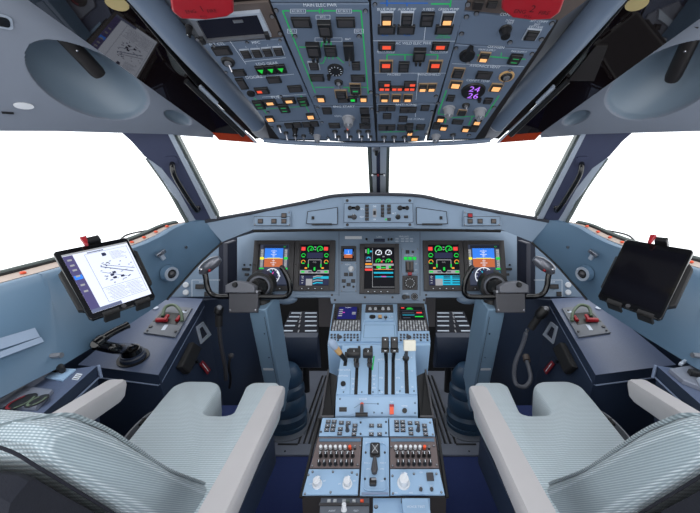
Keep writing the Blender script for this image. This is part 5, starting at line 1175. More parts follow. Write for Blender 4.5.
p.screws([(365.6, 452.6), (384.8, 452.6), (365, 479), (384.8, 479)], 1.1, 'lever_grey')
b = MB(); e = p.R(375, 494, 27, 1.6); b.box(p.Q, *e, 0, .004, 'navy_edge'); p.part('lower_bar', b); p.done()
# ---- units below the aft edge
BP = Plane(at(377, 499, .725), V((1, 0, 0)), at(377, 499, .735) - at(377, 530, .66))
p = Panel('data_loader', 'grey unit with small coloured keys, at the bottom edge beside the VOICE TEST box', 'unit', BP, [(318, 530), (369, 530), (369.4, 499), (321, 499)], 'mask_plate', t=.004)
for x, m in ((329, 'key'), (335, 'key'), (344, 'key'), (348, 'green_gasket'), (354, 'key'), (362, 'orange')): p.small('key', x, 501.4, 3.4, 2.6, m, .003)
b = MB(); e = p.R(344, 505, 50, 2.2); b.box(p.Q, *e, 0, .003, 'bezel'); p.part('seam_strip', b); p.knob(344, 510, 2.8, 'white', .014, False); p.text('ALERT', 332, 511, 2); p.text('TEST', 356, 511, 2); p.done()
p = Panel('test_box', 'light blue box lettered VOICE TEST below the aft right of the pedestal', 'unit', BP, [(373, 530), (430, 530), (430, 500), (373, 500)], 'pedestal_paint', t=.004)
b = MB(); e = p.R(416, 512, 27, 18); b.box(p.Q, *e, 0, .012, 'pedestal_paint', .001); p.part('raised_block', b)
p.Q = p.Q.off(.0125); p.text('VOICE TEST', 416, 507, 2.8); p.Q = p.P.off(p.top); p.small('clamp', 403, 502, 4, 3, 'bezel', .006); p.screws([(376, 507)], 2.2, 'dull_metal'); p.done()
# ================================================================== SIDE CONSOLES, TABLETS, FOOTWELL
for sx in (-1, 1):
    X, A, side = sd(sx)
    # forward console (oxygen mask box)
    c_n, c_f = A(158.3, 375, .953), A(201.5, 301.5, 1.30)
    o_f, o_n = A(160, 303, 1.20), A(77, 357.5, .80)
    m_n = A(117, 371, .86)
    c_f2 = c_f + (c_f - c_n) * .05
    CPn = Plane(c_n, (c_f - c_n), (V((sx, 0, 0)) - V((0, 0, 0))))
    TP = plane3(c_n, c_f, V((c_n.x + sx * .2, c_n.y, c_n.z + .012)))
    if TP.n.z < 0: TP.n = -TP.n
    t = thing('side_console', 'dark navy %s side console with %s' % (side, 'the black steering tiller on it' if sx < 0 else 'a bare top aft of its oxygen mask plate'), 'console', V((c_n.x + sx * .1, c_n.y, 0)))
    e_o = TP.hit(X(100), 367.5); e_o = c_n + (e_o - c_n) * (abs(.88 - abs(c_n.x)) / max(.05, abs(e_o.x - c_n.x)))
    top = [c_n, c_f2, V((sx * .86, c_f2.y, c_f2.z + .01)), e_o]
    top = [p - TP.n * (p - TP.o).dot(TP.n) for p in top]
    low = [V((p.x - sx * (.085 if i < 2 else 0), p.y, .06)) for i, p in enumerate(top)]
    b = MB(); k = [p for p in top]
    side_m = 'navy'
    b.quad(*[p for p in top], 'navy_lit_top'); 
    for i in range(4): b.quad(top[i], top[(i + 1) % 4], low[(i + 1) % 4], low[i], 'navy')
    body = b.build('body', t, bevel=.006)
    b = MB(); dn = V((0, 0, -.030)); inn = V((-sx * .0025, 0, 0))
    b.tube([c_n + dn + inn, c_f2 + dn + inn], .0022, 'navy_edge', 8); b.tube([c_n + dn + V((0, -.003, 0)), c_n.lerp(top[3], .9) + dn + V((0, -.003, 0))], .0022, 'navy_edge', 8)
    b.build('edge_strip', t)
    b = MB(); pass
    # face fittings on inboard wall
    IF = plane3(c_n + V((0, 0, -.02)), c_f2 + V((0, 0, -.02)), low[0] * .5 + (c_n) * .5)
    if IF.n.x * sx > 0: IF.n = -IF.n
    def fl(x, y): return IF.uv(X(x), y)
    b = MB(); q = [fl(*z) for z in ((195.5, 327), (202, 322), (210, 335), (200, 344))]; qi = [fl(*z) for z in ((198, 329), (201.5, 326), (206.5, 334.4), (200.8, 340))]
    for i in range(4): b.prism(IF, [q[i], q[(i + 1) % 4], qi[(i + 1) % 4], qi[i]], .0006, .006, 'frame_silver')
    b.prism(IF, qi, .0006, .002, 'navy_dark'); b.build('recessed_latch', t)
    b = MB(); b.prism(IF, [fl(*z) for z in ((175, 368), (188, 343), (196.4, 349), (183.6, 375))], .001, .022, 'black_rubber', ch=.004); b.build('pad', t, bevel=.003)
    b = MB(); b.prism(IF, [fl(*z) for z in ((199, 364.5), (202, 360.6), (210, 370), (207, 374.6))], .001, .003, 'dark_red'); b.line(IF, fl(201.6, 363.6), fl(207.4, 371.4), .004, .0034, 'marking'); b.build('red_placard', t)
    b = MB(); b.line(IF, fl(186, 376), fl(201, 356), .002, .001, 'black'); b.line(IF, fl(201, 356), fl(212, 371), .002, .001, 'black'); c = fl(196, 362); b.cyl(IF, c[0], c[1], .006, .001, .008, 'black'); b.build('door_seam', t)
    b = MB(); c = fl(165.4, 366); b.cyl(IF, c[0], c[1], .0042, .0, .003, 'metal'); c = fl(199, 312); b.cyl(IF, c[0], c[1], .0042, .0, .003, 'metal'); b.build('fastener', t)
    # oxygen mask box
    OX = TP.off(.001)
    qd = [(165.4, 305.4), (192.4, 309), (175.6, 338.2), (143.6, 333.6)]
    o = thing('oxygen_mask_box', 'grey oxygen mask plate with red grips and green hose in the %s side console' % side, 'oxygen box', TP.P(*TP.uv(X(168), 322), .001))
    b = MB(); b.prism(OX, [OX.uv(X(x), y) for x, y in qd], 0, .005, 'mask_plate', ch=.001); b.prism(OX, [OX.uv(X(x), y) for x, y in ((163, 313), (184, 315), (177, 326), (153, 323))], .005, .0056, 'black'); b.build('plate', o)
    W = lambda x, y, n_: OX.P(*OX.uv(X(x), y), n_)
    b = MB(); b.tube(bez([W(163, 318, .008), W(167, 312, .022), W(176, 311, .026), W(182, 317, .02), W(182.5, 323, .008)], 5), .0055, 'hose_green', 10); b.build('hose', o)
    b = MB(); b.tube([W(157, 323, .012), W(168, 322.6, .012)], .008, 'red', 10); b.tube([W(165, 324, .014), W(169, 319, .016)], .006, 'red', 8); b.build('red_grip', o)
    b = MB(); b.tube([W(177, 323, .010), W(180.6, 319, .012)], .006, 'red', 8); b.build('red_tab', o)
    b = MB(); 
    for x, y, r in ((151, 328, .006), (186, 312, .004), (176, 333, .004), (148, 333 - 1, .003)): c = OX.uv(X(x), y); b.cyl(OX, c[0], c[1], r, .005, .009, 'lever_grey')
    c = OX.uv(X(165), 328.6); b.box(OX, c[0], c[1], .03, .012, .005, .0056, 'frame_silver'); c = OX.uv(X(184.4), 313); b.box(OX, c[0], c[1], .012, .02, .005, .0056, 'frame_silver'); b.build('fittings', o)
    b = MB(); c = TP.uv(X(156), 308.6); b.cyl(TP, c[0], c[1], .009, .0005, .004, 'frame_silver'); single('console_button', b, 'small pale round cap on the %s console, outboard of the oxygen mask box' % side, 'cap')
    # aft console
    a_n, a_f = A(40, 416, .60), A(97.5, 365.5, .75)
    a_b = a_n + (a_n - a_f) * 1.6
    AT = plane3(a_n, a_f, a_f + V((sx * .2, 0, -.03)))
    if AT.n.z < 0: AT.n = -AT.n
    lab = ('dark navy left aft console with a light blue switch plate and coloured dial card' if sx < 0 else 'dark navy right aft console with pale handles and black latches')
    t2 = thing('aft_side_console', lab, 'console', V((a_f.x + sx * .1, a_f.y, 0)))
    top = [a_b, a_f, a_f + V((sx * .2, 0, -.03)), a_b + V((sx * .2, 0, -.03))]
    mid = [p + V((0, 0, -.05)) + V((-sx * .0, 0, 0)) for p in top]; low = [V((p.x + sx * (.03 if i < 2 else 0), p.y, .05)) for i, p in enumerate(top)]
    b = MB(); b.quad(*top, 'navy_lit_top')
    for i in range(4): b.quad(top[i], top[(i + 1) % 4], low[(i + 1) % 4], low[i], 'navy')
    b.build('body', t2, bevel=.005)
    b = MB(); b.tube([a_f + V((-sx * .002, -.002, -.028)), a_b + V((-sx * .002, 0, -.028))], .002, 'navy_edge', 6); b.tube([a_f + V((-sx * .001, .001, 0)), a_f + V((-sx * .004, .002, -.03))], .0035, 'navy_edge', 6); b.build('edge_strip', t2)
    W2 = lambda x, y, n_: AT.P(*AT.uv(X(x), y), n_)
    if sx < 0:
        b = MB(); b.prism(AT, [AT.uv(*z) for z in ((45, 378.6), (63, 381.8), (76.4, 370.4), (58, 369))], .0005, .004, 'pedestal_paint', ch=.0006)
        o = thing('light_switch_plate', 'light blue plate with one black rocker on the left aft console', 'switch plate', W2(60, 375, 0)); b.build('plate', o)
        b = MB(); b.tube([W2(57.6, 373, .005), W2(61, 371.6, .014), W2(64.6, 374.6, .010)], [.009, .010, .006], 'black', 10); b.build('rocker', o)
        b = MB(); b.prism(AT, [AT.uv(*z) for z in ((72, 379.6), (78, 380.4), (82.6, 374.4), (77, 373.6))], .0005, .0012, 'marking'); 
        for i in range(3): b.line(AT, AT.uv(73.6 + i * 1.6, 379 - i * 1.8), AT.uv(78.4 + i * 1.4, 379.6 - i * 1.8), .0022, .0016, 'bezel')
        single('instruction_label', b, 'small white printed label beside the light blue rocker plate', 'label')
        o = thing('gauge_card', 'grey tray with red and green dial scales on the left aft console', 'gauge', W2(30, 400, 0))
        b = MB(); b.prism(AT, [AT.uv(*z) for z in ((-6, 408), (37, 411), (54, 392.6), (24, 388.6))], .0005, .008, 'tread', ch=.001); b.build('tray', o)
        for x, y, m in ((21, 402, 'S_red'), (37, 401, 'S_green')):
            ATo = AT.off(.0085); c = ATo.uv(x, y); b = MB(); b.cyl(ATo, c[0], c[1], .024 if x < 30 else .018, 0, .001, 'black', seg=24); b.arc(ATo, c[0], c[1], .021 if x < 30 else .015, .004, .0015, 'dark_red' if m == 'S_red' else 'hose_green', 20, 170); b.arc(ATo, c[0], c[1], .021 if x < 30 else .015, .004, .0015, 'hose_green', 190, 300); b.build('dial', o)
    else:
        o = thing('stowage_latch_unit', 'grey hinged lid with pale handles on the right aft console', 'lid', W2(70, 385, 0))
        b = MB(); b.prism(AT, [AT.uv(X(x), y) for x, y in ((20, 404), (72, 384), (86, 372), (50, 366), (-10, 388))], .0005, .010, 'tread', ch=.002); b.build('lid', o)
        for qd in (((78, 369), (74, 370), (67, 364.4), (70, 363.6)), ((60, 384), (56, 391), (34, 388), (36, 383))):
            b = MB(); b.prism(AT, [AT.uv(X(x), y) for x, y in qd], .0105, .018, 'frame_silver', ch=.002); b.build('pale_handle', o)
        b = MB(); b.tube([W2(70, 357, .02), W2(67, 363, .03), W2(66, 368, .014)], [.008, .010, .007], 'black', 10); b.build('strap', o)
        b = MB(); b.prism(AT, [AT.uv(X(x), y) for x, y in ((69, 376), (66, 380), (56, 382), (60, 378))], .0105, .022, 'black', ch=.003); b.build('black_latch', o)
    # tablet
    if sx < 0: TLp, TRp, BLp, BRp = at(52, 252, .70), at(127, 237, .80), at(90, 320.5, .66), (156, 297.5)
    else: TRp, TLp, BRp_, BLp = at(694.5, 250, .70), at(625.5, 239, .80), at(661, 320.5, .66), at(597, 297.5, .74)
    if sx < 0: TB = plane3(TLp, TRp, BLp)
    else: TB = plane3(TLp, TRp, BRp_)
    if TB.v.z < 0: TB.v = -TB.v
    cs = [TB.uv(52, 252), TB.uv(127, 237), TB.uv(156, 297.5), TB.uv(90, 320.5)] if sx < 0 else [TB.uv(625.5, 239), TB.uv(694.5, 250), TB.uv(661, 320.5), TB.uv(597, 297.5)]
    t = thing('tablet', 'black tablet showing a white airport chart, clipped to the left wall' if sx < 0 else 'black tablet with a dark blank screen, clipped to the right wall', 'tablet', TB.P(*cs[2], 0))
    def qp(x, y):                                       # unit square (y down from the top) -> face
        a = [cs[0][i] + (cs[1][i] - cs[0][i]) * x for i in (0, 1)]; c = [cs[3][i] + (cs[2][i] - cs[3][i]) * x for i in (0, 1)]
        return (a[0] + (c[0] - a[0]) * y, a[1] + (c[1] - a[1]) * y)
    rr = []
    for (x, y, ax_, ay_) in ((0, 0, 0, 1), (0, 0, 1, 0), (1, 0, -1, 0), (1, 0, 0, 1), (1, 1, 0, -1), (1, 1, -1, 0), (0, 1, 1, 0), (0, 1, 0, -1)): rr.append(qp(x + ax_ * .035, y + ay_ * .03))
    b = MB(); b.prism(TB, rr, -.007, 0, 'black_gloss', ch=.0015); b.build('body', t)
    b = MB()
    SQ = lambda x0, y0, x1, y1, n_, m: b.quad(TB.P(*qp(x0, y1), n_), TB.P(*qp(x1, y1), n_), TB.P(*qp(x1, y0), n_), TB.P(*qp(x0, y0), n_), m)
    LQ = lambda p_, q_, w, m, n_=.0012: b.line(TB, qp(*p_), qp(*q_), w, n_, m)
    if sx < 0:
        SQ(.075, .075, .96, .93, .0004, 'S_paper'); SQ(.075, .105, .20, .90, .0007, 'S_side'); SQ(.075, .075, .96, .10, .0007, 'S_lgrey')
        SQ(.085, .40, .19, .46, .001, 'S_blue'); 
        for y in (.16, .24, .31, .40, .53, .62): SQ(.11, y, .165, y + .025, .0012, 'S_lgrey')
        SQ(.075, .885, .50, .93, .001, 'S_line')
        LQ((.34, .14), (.93, .14), .0006, 'S_line'); LQ((.34, .14), (.34, .86), .0006, 'S_line'); LQ((.93, .14), (.93, .86), .0006, 'S_line'); LQ((.34, .86), (.93, .86), .0006, 'S_line'); LQ((.34, .66), (.93, .66), .0006, 'S_line')
        rnd = random.Random(3)
        LQ((.46, .36), (.86, .54), .0022, 'S_line'); LQ((.50, .34), (.90, .50), .0014, 'S_line'); LQ((.44, .44), (.74, .58), .0012, 'S_line')
        for i in range(38):
            x, y = rnd.uniform(.42, .88), rnd.uniform(.30, .62); w = rnd.uniform(.01, .04); SQ(x, y, x + w, y + rnd.uniform(.006, .014), .0012 + i * 1e-6, rnd.choice(('S_ink', 'S_line', 'S_line')))
        for x, y in ((.56, .18), (.53, .50), (.57, .47), (.66, .55), (.55, .545)): SQ(x, y, x + .05, y + .03, .0013, 'S_ink')
        SQ(.55, .17, .60, .22, .0014, 'S_ink')
        for i in range(9): LQ((.38 + .02 * (i % 3), .685 + i * .019), (.62 + .03 * (i % 4), .685 + i * .019), .0006, 'S_line'); LQ((.68, .685 + i * .019), (.86 + .02 * (i % 3), .685 + i * .019), .0006, 'S_line')
        for i in range(7): LQ((.66, .18 + i * .018), (.80 + .03 * (i % 4), .18 + i * .018), .0006, 'S_line')
        SQ(.38, .105 + .01, .6, .13, .001, 'S_line')
    else:
        b.quad(*[TB.P(*qp(x, y), .0004) for x, y in ((.05, .92), (.95, .92), (.95, .08), (.05, .08))], 'tablet_glass')
    b.build('screen', t, flat=True)
    b = MB(); c = qp(.5, .965); b.cyl(TB, c[0], c[1], .0045, 0, .0006, 'lever_grey', seg=16); b.build('home_button', t)
    # the clip holder behind it
    t = thing('tablet_holder', 'black clip holder with red release catch, gripping the %s' % ('tablet that shows a chart' if sx < 0 else 'tablet with the dark screen'), 'holder', TB.P(*qp(.5, .5), -.05))
    b = MB(); b.prism(TB, [qp(*z) for z in ((-.055, .28), (.03, .22), (.03, -.035), (.92, -.04), (.95, .12), (1.07, .22), (1.07, .74), (.95, .80), (.1, .86), (-.055, .80))], -.022, -.009, 'black_rubber', ch=.002); b.build('back_plate', t)
    b = MB()
    for x in (.30, .78): b.prism(TB, [qp(x - .11, .985), qp(x + .11, .985), qp(x + .10, 1.03), qp(x - .10, 1.03)], -.012, .006, 'black_rubber', ch=.002) if 0 else b.prism(TB, [qp(x - .12, 1.008), qp(x + .12, 1.008), qp(x + .11, 1.035), qp(x - .11, 1.035)], -.020, .006, 'black_rubber'); b.prism(TB, [qp(x - .12, .972), qp(x + .12, .972), qp(x + .11, 1.035), qp(x - .11, 1.035)], .002, .006, 'black_rubber')
    b.build('lower_claw', t)
    b = MB(); b.prism(TB, [qp(*z) for z in ((.44, -.075), (.62, -.085), (.63, -.012), (.45, -.008))], -.020, .010, 'black', ch=.002); b.build('upper_clamp', t)
    b = MB(); b.prism(TB, [qp(*z) for z in ((.37, -.07), (.46, -.075), (.45, -.01), (.43, .06), (.385, .055))], .0105, .018, 'red', ch=.002); b.build('release_catch', t)
    b = MB(); b.tube([TB.P(*qp(.5, .5), -.024), TB.P(*qp(.5, .5), -.06) + V((sx * .01, 0, -.02)), TB.P(*qp(.45, .75), -.085)], [.018, .014, .02], 'black', 12); b.build('mount_arm', t)
    # fittings on the lining
    VPn = plane3(A(150, 290, 1.05), A(175, 270, 1.12), A(160, 250, 1.06))
    def ln(x, y): return VPn.uv(X(x), y)
    c = ln(168, 273); t = thing('air_vent', 'round metal air vent nozzle on the %s wall lining, %s' % (side, 'forward of the chart tablet' if sx < 0 else 'forward of the blank tablet'), 'air vent', VPn.P(c[0], c[1], .01))
    VV = VPn.off(.012); q = .028
    b = MB(); b.cyl(VV, c[0], c[1], q, -.012, .004, 'lining', q * .9, 24); b.build('rim', t)
    b = MB(); b.arc(VV, c[0], c[1], q * .84, q * .28, .004, 'frame_silver', n1=.008, seg=20); b.build('ring', t)
    b = MB(); b.cyl(VV, c[0], c[1], q * .55, .003, .0045, 'black', seg=18); b.sphere(VV.P(c[0], c[1], .004), q * .36, 'lever_grey', seg=12, rows=6); b.build('nozzle', t)
    c = ln(158, 254); t = thing('spring_clip', 'small silver T-shaped spring clip on the %s wall lining above the air vent' % side, 'clip', VPn.P(c[0], c[1], .008))
    b = MB(); V2 = VPn.off(.010); b.box(V2, c[0], c[1] + .006, .032, .010, 0, .012, 'metal', .001); b.box(V2, c[0], c[1] - .008, .012, .022, 0, .008, 'frame_silver', .001); b.build('clip', t)
    b = MB(); c = ln(183, 246.6); V2 = VPn.off(.012); b.cyl(V2, c[0], c[1], .005, 0, .004, 'metal'); single('lining_fastener', b, 'single tiny silver fastener on the %s wall lining near the windshield pillar' % side, 'fastener')
    if sx < 0:
        LT = plane3(A(0, 352, .665), A(40, 335, .735), A(0, 330, .68))
        for i, (q0, q1, lb) in enumerate((((-30, 353), (37, 332.5), 'upper wide'), ((-30, 366), (42, 339.5), 'lower'))):
            LT2 = LT.off(.020); b = MB(); a_, z_ = LT2.uv(*q0), LT2.uv(*q1); b.line(LT2, a_, z_, .022 if i == 0 else .012, .0015, 'tape', 0); single('fastening_tape', b, '%s pale grey strip of fastening tape on the left wall lining' % lb, 'tape')
    b = MB(); cc = A(60, 356, .73); b.tube([cc + V((sx * .02, 0, 0)), cc + V((-sx * .004, 0, .002))], .006, 'dull_metal', 8); single('lining_stud', b, 'small grey stud low on the %s wall lining above the aft console' % side, 'stud')
    # cables on the sill
    b = MB(); b.tube(bez([A(120, 240, 1.02), A(128, 234.5, 1.06), A(150, 230, 1.12), A(178, 226, 1.16)], 6), .0028, 'black', 6); single('sill_cable', b, 'thin black cable along the %s window sill' % side, 'cable')
    b = MB(); b.tube(bez([A(146, 240, 1.09), A(158, 234, 1.12), A(172, 229, 1.15)], 5), .006, 'tape', 8); b.tube([A(150, 238, 1.105), A(154, 236, 1.11)], .0075, 'blue_mark', 8); single('sill_connector', b, 'pale blue cable connector lying on the %s window sill' % side, 'connector')
    # footwell wall, rudder pedals
    b = MB(); f = [V((c_f.x + sx * -.0, c_f.y + .02, c_f.z)), A(262, 296, 1.75)]
    b.hexa([f[0], f[1], V((f[1].x, f[1].y, 0.01)), V((f[0].x, f[0].y, 0.01))], [p + V((sx * .02, .02, 0)) for p in (f[0], f[1], V((f[1].x, f[1].y, 0.01)), V((f[0].x, f[0].y, 0.01)))], 'navy'); struct('trim_11' if sx < 0 else 'trim_12', b)
    b = MB(); wallbox(sx * .225, sx * .30, 1.66, 1.70, .46, .74, 'kick') ; struct('trim_13' if sx < 0 else 'trim_14', b)
    RP = plane3(A(281, 332.5, 1.68), A(318.5, 332.5, 1.68), A(287, 312, 1.86))
    if sx > 0: RP = plane3(A(318.5, 332.5, 1.68), A(281, 332.5, 1.68), A(315, 312, 1.86))
    t = thing('rudder_pedal', 'dark curved rudder pedal plate with pale tread bars in the %s footwell' % side, 'rudder pedal', A(300, 365, 1.66))
    def rp(x, y): return RP.uv(X(x), y)
    b = MB(); pts = [rp(281, 332.5), rp(318.5, 332.5), rp(317.5, 311), rp(290, 311)]; b.prism(RP, pts, -.02, 0, 'shell_cloth', ch=.002)
    a0, a1 = RP.P(*rp(281, 332.5), 0), RP.P(*rp(318.5, 332.5), 0)
    prof = [(0, 0), (-.03, -.015), (-.045, -.05), (-.04, -.12), (-.01, -.18), (.05, -.21), (.06, -.19), (.01, -.02)]
    b.loops([[p + V((0, y, z)) for y, z in prof] for p in (a0, a1)], 'navy'); b.build('plate', t, bevel=.004)
    b = MB()
    for i, y in enumerate((313.4, 317.2, 321.4, 326, 331.2)):
        f_ = i / 4; xl = 291.4 - 8.6 * f_
        for a_, c_ in ((xl, xl + 10), (305, 316.6)):
            b = MB(); b.line(RP, rp(a_, y), rp(c_, y), .010, .003, 'frame_silver', .0005); b.build('tread_bar', t)
        b = MB(); b.line(RP, rp(300.5 - i * .6, y + 1.6), rp(301.5 - i * .6, y - 1), .006, .003, 'grey_knob', .0005); b.build('tread_dash', t)
    b = MB(); q = A(300, 322, 1.78); b.tube([q + V((0, .03, -.03)), V((q.x, q.y + .10, .30)), V((q.x, q.y + .12, .0))], .02, 'black', 10); b.build('support', t)
    # microphone / hand lamp hanging in the corner
    if sx < 0:
        t = thing('hand_lamp', 'black goose-neck lamp standing in the corner by the left console', 'lamp', A(222, 372, 1.30))
        b = MB(); b.tube([A(219.5, 306.6, 1.23), A(219.3, 308, 1.22), A(218.6, 312, 1.22), A(219, 314.4, 1.225)], [.009, .016, .0165, .012], 'black', 14); b.tube([A(219, 314, 1.225), A(219, 326, 1.23)], [.013, .0125], 'black_rubber', 12); b.build('head', t)
        b = MB(); b.sphere(A(219.4, 307.6, 1.207), .009, 'grey_knob', seg=10, rows=6); b.build('lens', t)
        b = MB(); b.tube(bez([A(219, 326, 1.235), A(221, 345, 1.26), A(225, 366, 1.29), A(226, 380, 1.31)], 5), .0075, 'lever_grey', 10); b.build('neck', t)
        b = MB(); b.tube(bez([A(231, 356, 1.35), A(229, 366, 1.34), A(230.6, 378, 1.35), A(229.6, 388, 1.36)], 5), .005, 'black', 8); b.sphere(A(231, 356, 1.345), .012, 'lever_grey', seg=10, rows=6); single('footwell_cable', b, 'short black cable hanging behind the left goose-neck lamp', 'cable')
    else:
        t = thing('hand_lamp', 'black hand lamp leaning on the right console, with grey hose below', 'lamp', at(525, 338, 1.28))
        b = MB(); b.tube([at(547, 308.6, 1.22), at(544, 310.4, 1.21), at(540, 315, 1.215), at(537.6, 318, 1.22)], [.010, .020, .020, .013], 'black', 14); b.tube([at(538, 317.6, 1.22), at(530.6, 328.4, 1.235)], [.014, .0135], 'black_rubber', 12); b.build('head', t)
        b = MB(); b.sphere(at(545.6, 308.8, 1.20), .010, 'grey_knob', seg=10, rows=6); b.build('lens', t)
        b = MB(); b.tube(bez([at(526, 333, 1.24), at(522.5, 345, 1.26), at(515.6, 362, 1.27), at(514, 376, 1.27), at(517, 385, 1.26), at(525, 386.6, 1.26), at(530.4, 380, 1.27), at(529.4, 370, 1.30), at(526.6, 361, 1.33)], 6), .008, 'hose_grey', 10); b.build('hose', t)
        b = MB(); b.tube([at(526, 356, 1.35), at(527, 361, 1.33)], .014, 'brown_frame', 10); b.tube([at(527.6, 329.6, 1.235), at(525.6, 334, 1.243)], .006, 'dull_metal', 8); b.build('connector', t)
# steering tiller on the left console only
X, A, side = sd(-1)
c = TPl = None
c_n, c_f = A(158.3, 375, .953), A(201.5, 301.5, 1.30)
TP = plane3(c_n, c_f, V((c_n.x - .2, c_n.y, c_n.z + .012)))
if TP.n.z < 0: TP.n = -TP.n
k = TP.hit(133.5, 358)
t = thing('steering_tiller', 'black curved steering tiller handle on the left side console', 'tiller', k + TP.n * .001)
Tk = Plane(k, TP.u, TP.v); Tk.n = TP.n
b = MB(); b.cyl(Tk, 0, 0, .042, .001, .004, 'black', seg=28); b.cyl(Tk, 0, 0, .034, .004, .012, 'navy', seg=28); b.build('base', t)
b = MB(); b.cyl(Tk, 0, 0, .031, .0122, .018, 'dull_metal', seg=28); b.cyl(Tk, 0, 0, .031, .018, .022, 'navy', seg=28); b.build('graduated_ring', t)
b = MB(); b.cyl(Tk, 0, 0, .027, .022, .036, 'black_gloss', .024, 24); b.build('hub', t)
hb = k + TP.n * .036
def HT(x, y, n_):
    q = Plane(TP.o + TP.n * n_, TP.u, TP.v); return q.hit(x, y)
b = MB(); b.tube(bez([hb + V((.012, 0, -.004)), hb + V((-.01, 0, .002)), A(117, 348.6, .865), A(105, 346.4, .835), A(95, 343.6, .80)], 6), [.016] * 6 + [.015] * 6 + [.014] * 6 + [.014] * 6 + [.010], 'black_gloss', 12); b.build('arm', t)
b = MB(); b.tube(bez([A(96, 343.4, .80), A(104, 337.6, .815), A(114, 331.6, .835), A(127.6, 325, .865)], 6), [.012] * 6 + [.009] * 6 + [.009] * 6 + [.0105], 'black_gloss', 12); b.build('handle', t)
# ================================================================== SEATS
def mirx(p, sx): return V((p[0] * (1 if sx < 0 else -1), p[1], p[2]))
def rounded(pts, r, seg=4):                    # round the corners of an outline
    out = []
    n = len(pts)
    for i in range(n):
        p = V(pts[i]); a = V(pts[i - 1]) - p; c = V(pts[(i + 1) % n]) - p
        q = min(r, a.length * .45, c.length * .45); A_ = p + a.normalized() * q; C_ = p + c.normalized() * q
        for k in range(seg + 1):
            t = k / seg; out.append(A_ * (1 - t) ** 2 + p * 2 * t * (1 - t) + C_ * t * t)
    return out
for sx in (-1, 1):
    w = 'left' if sx < 0 else 'right'
    M = lambda x, y, z: mirx((x, y, z), sx)
    t = thing('pilot_seat', 'pale grey-green knit %s pilot seat with cream armrests and a U-notched cushion' % w, 'seat', M(-.40, .55, 0))
    # cushion
    out = [(-.50, .46), (-.512, .60), (-.555, .80), (-.568, .872), (-.55, .908), (-.465, .906), (-.432, .876), (-.410, .736), (-.342, .732), (-.366, .874), (-.352, .900), (-.276, .900), (-.268, .86), (-.268, .46)]
    o2 = rounded([(x, y, 0) for x, y in out], .020)
    b = MB(); rings = []
    cx = sum(p.x for p in o2) / len(o2); cy = sum(p.y for p in o2) / len(o2)
    def inset(p, i, d):
        a, c = o2[i - 1], o2[(i + 1) % len(o2)]; tt = (c - a); nn = V((-tt.y, tt.x, 0)).normalized() if tt.length else V((0, 0, 0))
        return p + nn * d
    area = sum(o2[i - 1].x * o2[i].y - o2[i].x * o2[i - 1].y for i in range(len(o2)))
    sg = 1 if area > 0 else -1
    for z, d in ((.440, .008), (.452, .002), (.47, 0), (.530, 0), (.541, .002), (.547, .005), (.550, .009)):
        rings.append([M(*(inset(p, i, d * sg).xy[:]), z - .004 * max(0, (p.y - .86) / .05)) for i, p in enumerate(o2)])
    b.loops(rings, 'seat_fabric'); b.build('seat_cushion', t)
    b = MB(); pan = rounded([(-.54, .40, 0), (-.565, .86, 0), (-.27, .86, 0), (-.27, .40, 0)], .03)
    b.loops([[M(p.x, p.y * .98 + .0, .36) for p in pan], [M(p.x, p.y * .97 + .0, .437) for p in pan]], 'navy'); b.build('seat_pan', t)
    b = MB(); b.loops([[M(x, y, .004) for x, y in ((-.52, .34), (-.52, .80), (-.30, .80), (-.30, .34))], [M(x, y, .03) for x, y in ((-.52, .34), (-.52, .80), (-.30, .80), (-.30, .34))], [M(x, y, .05) for x, y in ((-.47, .42), (-.47, .72), (-.35, .72), (-.35, .42))], [M(x, y, .359) for x, y in ((-.47, .42), (-.47, .72), (-.35, .72), (-.35, .42))]], 'black_rubber'); b.build('pedestal', t)
    b = MB(); b.loops([[M(-.55, .80, .41), M(-.36, .80, .41), M(-.36, 1.04, .385), M(-.56, 1.04, .385)], [M(-.55, .80, .418), M(-.36, .80, .418), M(-.36, 1.04, .393), M(-.56, 1.04, .393)]], 'carpet'); b.build('leg_flap', t)
    # back: light cloth front and top, dark shell behind
    prof = [(.55, .51), (.518, .556), (.432, .65), (.374, .726), (.342, .768), (.316, .797), (.296, .815), (.274, .820), (.262, .812), (.266, .795), (.289, .757), (.342, .675), (.42, .555), (.45, .505)]
    def back(xs, pr, mat_, name):
        b = MB(); rings = []
        cy_ = sum(y for y, z in pr) / len(pr); cz_ = sum(z for y, z in pr) / len(pr)
        for x, s_, dz in xs:
            rings.append([M(x, y + (mid_y(z) - y) * (1 - s_), z + dz * max(0, (z - .66) / .16)) for y, z in pr])
        b.loops(rings, mat_); return b.build(name, t)
    def mid_y(z): return .47 - (z - .55) * .72
    xs = [(-.284, .55, -.012), (-.287, .80, -.006), (-.293, .95, -.001), (-.302, 1.0, .002), (-.33, 1.0, .006), (-.38, 1.0, .010), (-.44, 1.0, .011), (-.50, 1.0, .010), (-.53, 1.0, .006), (-.553, .95, .001), (-.560, .8, -.006), (-.564, .55, -.012)]
    back(xs, prof, 'back_fabric', 'seat_back')
    shell = [(.258, .792), (.244, .785), (.238, .770), (.246, .745), (.296, .66), (.37, .54), (.40, .49), (.446, .50), (.416, .553), (.338, .673), (.285, .755), (.264, .789)]
    shell = [(y - .003, z - .002) for y, z in shell]
    b = MB(); b.loops([[M(x, y, z + dz) for y, z in shell] for x, dz in ((-.292, -.006), (-.30, -.001), (-.33, .003), (-.44, .008), (-.53, .003), (-.55, -.001), (-.558, -.006))], 'shell_cloth'); b.build('back_shell', t)
    # piping along the shoulder
    b = MB()
    L = [M(-.2925, y - .002, z + .003) for y, z in prof[1:6]] + [M(-.300, .300, .815), M(-.318, .278, .823), M(-.345, .262, .82)]
    b.tube(bez(L, 5), .0024, 'side_fabric', 6); b.build('piping', t)
